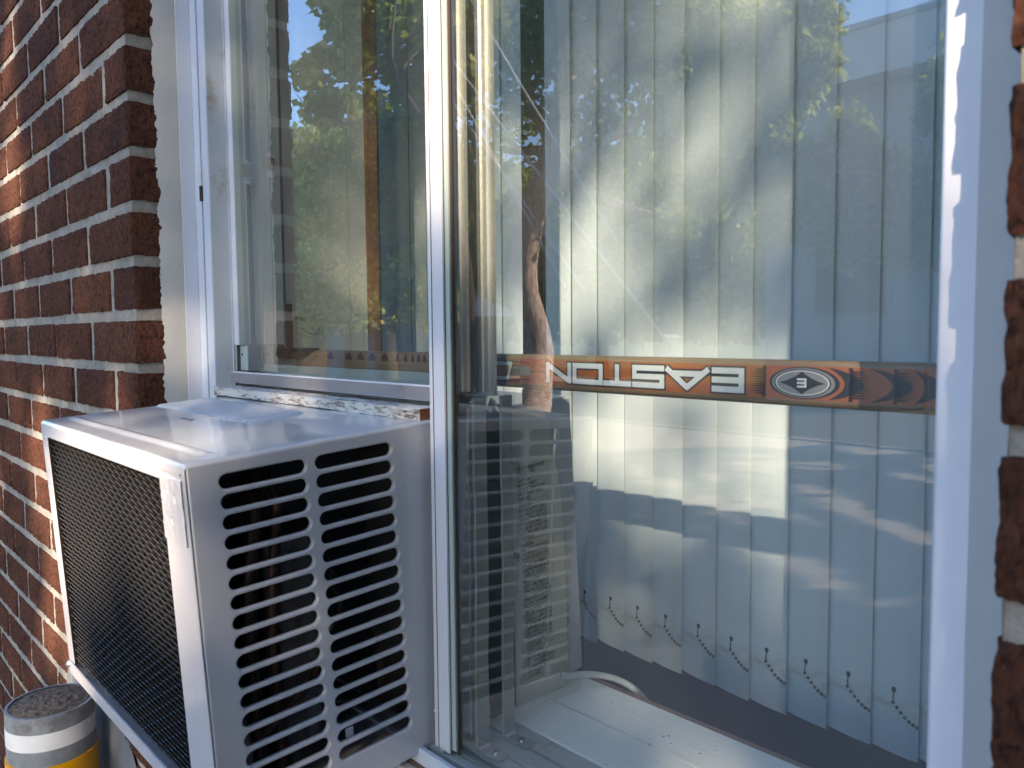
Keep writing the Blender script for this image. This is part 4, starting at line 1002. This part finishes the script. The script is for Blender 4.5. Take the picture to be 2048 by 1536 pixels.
# --- trees towards the sun: they dapple the wall (never mirrored)
def sun_tree(label, tx, ty, tz, dist, gaps, seed, n, size, area):
    """crown between the sun and the wall point (tx,ty,tz); gaps in its foliage let the sun through"""
    rg = random.Random(seed); c = Vector((tx, ty, tz)) + sdir * dist
    U = Vector((math.cos(R_(SUN_AZ)), math.sin(R_(SUN_AZ)), 0)); V = sdir.cross(U); V = V if V.z > 0 else -V
    bs = Vector((c.x + U.x * 2.4, c.y + U.y * 2.4, GZT)); e = empty('leafy_tree', label, 'tree', 'trees along the street', tuple(bs)); iv = Matrix.Translation(e.location).inverted()
    t = MB(); P = spline([bs, bs + Vector((.1, .1, 1.6)), bs + Vector((-.1, .1, 3)), c + U * 1.9 + V * .2, c + U * 1.2 + V * 1.4], 5); t.tube(P, [.17 * (1 - .6 * i / len(P)) for i in range(len(P))], 10)
    for q in ((-1.6, 1.0), (-.9, 1.2), (-.2, .8), (-1.9, .3), (.6, .7), (.8, -.1), (-.6, .55)):
        w_ = c + U * q[0] + V * q[1]; t.tube(spline([P[-4], (P[-4] + w_) / 2 + V * .25, w_], 4), [.05, .045, .04, .035, .03, .025, .02, .012, .008], 5)
    o = t.build('trunk', M_BARK, e, smooth=60); o.matrix_parent_inverse = iv
    m = MB(); k = 0
    while k < n:
        du = rg.uniform(area[0], area[1]); dv = rg.uniform(area[2], area[3]); k += 1
        # lobed outline
        if ((du - (area[0] + area[1]) / 2) / ((area[1] - area[0]) / 2)) ** 4 + ((dv - (area[2] + area[3]) / 2) / ((area[3] - area[2]) / 2)) ** 4 > 1.0 + .3 * noise.noise(Vector((du * 2, dv * 2, 0))): continue
        w_ = .035 * noise.noise(Vector((du * 9, dv * 9, 3))); hit = False
        for gx, gy, rx, ry, keep in gaps:
            q = math.hypot((du - gx) / (rx + w_), (dv - gy) / (ry + w_))
            if q < 1 and rg.random() > keep: hit = True; break
        if hit: continue
        p = c + U * du + V * dv + sdir * rg.uniform(-.6, .6)
        a = Vector((rg.gauss(0, 1), rg.gauss(0, 1), rg.gauss(0, 1))).normalized(); b_ = a.cross(Vector((rg.gauss(0, 1), rg.gauss(0, 1), rg.gauss(0, 1)))).normalized()
        z = size * rg.uniform(.6, 1.3); i0 = len(m.v); m.v += [tuple(p - a * z * .5), tuple(p + b_ * z * .42), tuple(p + a * z * .5), tuple(p - b_ * z * .42)]; m.f.append((i0, i0 + 1, i0 + 2, i0 + 3)); m.mi.append(0)
    o = m.build('crown', M_LEAF, e); o.matrix_parent_inverse = iv
GAPS = [(-1.00, .54, .085, .17, .03), (-.98, .38, .05, .07, .3), (-.77, .10, .05, .05, .1), (-.90, .0, .075, .13, .03), (-.86, -.17, .085, .13, .03), (-.80, -.30, .07, .11, .03), (-.77, -.13, .04, .10, .1), (-.66, .62, .06, .06, .4),
        (-.40, -.19, .13, .10, .0), (-.26, -.20, .13, .085, .0), (-.43, -.28, .04, .10, .1), (-.25, .17, .05, .07, .5), (-.225, .33, .035, .14, .5),
        (-.01, .14, .06, .10, .1), (.02, .30, .06, .12, .55), (.10, .10, .12, .10, .25), (.07, .22, .07, .09, .05), (.22, .36, .09, .13, .55), (.28, .27, .07, .09, .6), (.17, .0, .13, .09, .2), (.27, -.09, .07, .09, .3), (.33, -.10, .05, .07, .6), (.335, -.23, .04, .10, .65), (.31, .02, .05, .04, .5), (-.60, .36, .03, .03, .5)]
sun_tree('street tree near the right corner whose shade falls on the wall', -.6, .5, 0, 8.5, GAPS, 41, 26000, .085, (-2.6, 1.3, -1.1, 1.9))
rq = random.Random(8); GAPS2 = [(rq.uniform(-7.5, -1), rq.uniform(-4.3, -2.2), rq.uniform(.25, .8), rq.uniform(.05, .13), .05) for _ in range(44)]
sun_tree('low spreading street tree shading the pavement before the window', -.6, .5, 0, 10.5, GAPS2, 43, 30000, .17, (-8, 1.6, -4.4, -1.0))

# --- building, houses, wires, sign, cabinet
def bmat(name, c): return plain(name, c, .85, var=.08, nscale=3)
bd = empty('flat_roofed_building', 'pale flat roofed building with a deep fascia, mirrored at the top right', 'building', loc=(-6.7, -17, GZ)); bi = Matrix.Translation(bd.location).inverted()
yb = 2 * YG - 14.8
def bpart(m, nm, mt, **k):
    o = m.build(nm, mt, bd, **k); o.matrix_parent_inverse = bi; return o
m = MB(); m.box(-8.4, -5.0, yb - 8, yb, GZ, 4.42); bpart(m, 'wall', bmat('grey stucco', (.36, .40, .44)))
m = MB(); m.box(-8.7, -4.7, yb - 8.3, yb + .55, 4.42, 5.28); bpart(m, 'fascia', bmat('pale fascia', (.78, .80, .82)))
m = MB(); m.box(-8.75, -4.65, yb - 8.35, yb + .60, 5.28, 5.38); bpart(m, 'parapet_cap', bmat('light metal cap', (.55, .6, .65)))
for k in range(1):
    x = -7.4; m = MB(); m.box(x, x + 1.5, yb, yb + .05, .2, 1.9); f = bpart(m, 'window', bmat('window trim', (.3, .33, .35)))
    m = MB(); m.box(x + .08, x + 1.42, yb + .051, yb + .06, .28, 1.82); g = m.build('pane', plain('dark shop glass', (.03, .035, .04), .1), f); 
hd = empty('brick_house', 'dark brick house with small windows behind the trees in the left pane', 'house', loc=tuple(mir(640, 600, dist=30))); hi = Matrix.Translation(hd.location).inverted()
hc = mir(640, 600, dist=30)
def hpart(m, nm, mt, par=None, **k):
    o = m.build(nm, mt, par or hd, **k)
    if par is None: o.matrix_parent_inverse = hi
    return o
m = MB(); m.box(hc.x - 6, hc.x + 4, hc.y - 5, hc.y + 5, GZ, 5.2); hpart(m, 'wall', bmat('dark house brick', (.07, .045, .04)))
m = MB(); m.prism([(hc.y - 5.4, 5.2), (hc.y + 5.4, 5.2), (hc.y, 7.2)], hc.x - 6.3, hc.x + 4.3, axis='x'); hpart(m, 'roof', bmat('dark shingles', (.05, .05, .055)))
for zz in (.6, 3.2):
    for k in range(3):
        m = MB(); m.box(hc.x + 4.0, hc.x + 4.06, hc.y - 3.4 + k * 2.6, hc.y - 2.4 + k * 2.6, zz, zz + 1.3); f = hpart(m, 'window', bmat('white sash', (.5, .5, .5)))
gh = mir(838, 640, dist=17); g2 = empty('garage', 'low garage with a pale gable at the end of the left pane', 'garage', loc=(gh.x, gh.y, GZ)); gi = Matrix.Translation(g2.location).inverted()
m = MB(); m.box(gh.x - 1.5, gh.x + 1.2, gh.y - 1.4, gh.y + 1.4, GZ, .32); o = m.build('wall', bmat('blue grey siding', (.12, .14, .17)), g2); o.matrix_parent_inverse = gi
m = MB(); m.prism([(gh.x - 1.8, .32), (gh.x + 1.5, .32), (gh.x - .1, .85)], gh.y - 1.7, gh.y + 1.7, axis='y'); o = m.build('roof', bmat('pale garage roof', (.5, .47, .42)), g2); o.matrix_parent_inverse = gi  # one even pale roof colour
M_WIRE = plain('weathered cable', (.65, .63, .60), .6)
for k, (a, b_, lab) in enumerate((((735, -40, 9), (1100, 480, 7), 'upper service wire slanting over the middle of the window reflection'), ((770, -60, 9), (1240, 560, 6.4), 'thicker service wire crossing behind the winding trunk'),
                                 ((905, -60, 9), (1180, 395, 7), 'short service wire nearest the top of the right pane'), ((850, 60, 9), (1085, 490, 7), 'lowest service wire across the left pane'))):
    p, q = mir(a[0], a[1], dist=a[2]), mir(b_[0], b_[1], dist=b_[2]); v = q - p
    m = MB(); m.tube([p - v * .6, p, (p + q) / 2 - Vector((0, 0, .02)), q, q + v * .15], .011, 6); tag(m.build('service_wire', M_WIRE), lab, 'wire', 'service wires')
# one way sign
c = mir(1857, 524, dist=9.5); e = empty('arrow_sign', 'small dark street sign with a white arrow on a thin post', 'sign', loc=(c.x, c.y, GZ)); ei = Matrix.Translation(e.location).inverted()
m = MB(); m.box(c.x - .16, c.x + .16, c.y, c.y + .004, c.z - .10, c.z + .10); o = m.build('plate', M_BLK, e); o.matrix_parent_inverse = ei
m = MB(); yy = c.y + .006; m.face([(c.x - .12, yy, c.z), (c.x - .05, yy, c.z + .06), (c.x - .05, yy, c.z + .03), (c.x + .12, yy, c.z + .03), (c.x + .12, yy, c.z - .03), (c.x - .05, yy, c.z - .03), (c.x - .05, yy, c.z - .06)]); o = m.build('arrow', M_LET, e); o.matrix_parent_inverse = ei
m = MB(); m.tube([(c.x, c.y - .03, GZ), (c.x, c.y - .03, c.z + .12)], .025, 8); o = m.build('post', M_STEEL, e); o.matrix_parent_inverse = ei

# added wall out of view, right of the window, dims the air conditioner's side
ww = MB(); ww.box(1.15, 1.40, -1.25, YM - .002, GZ, 3.2)
for k in range(k0, k1):
    z = Z0 + PITCH * (k + .5); y = -1.25 + (.0 if k % 2 else .1)
    while y < .3:
        y1 = min(y + .19, .315)
        if y1 - y > .04: ww.box(1.142, 1.152, y, y1, z - .028, z + .028, 1)
        y += .20
o = ww.build('light_block_wall', [M_BLOCKWALL, M_BLOCKWALL]); o.location = (0, 0, 0)
tag(o, 'unseen grey wall added right of the window to dim the side light', 'wall');
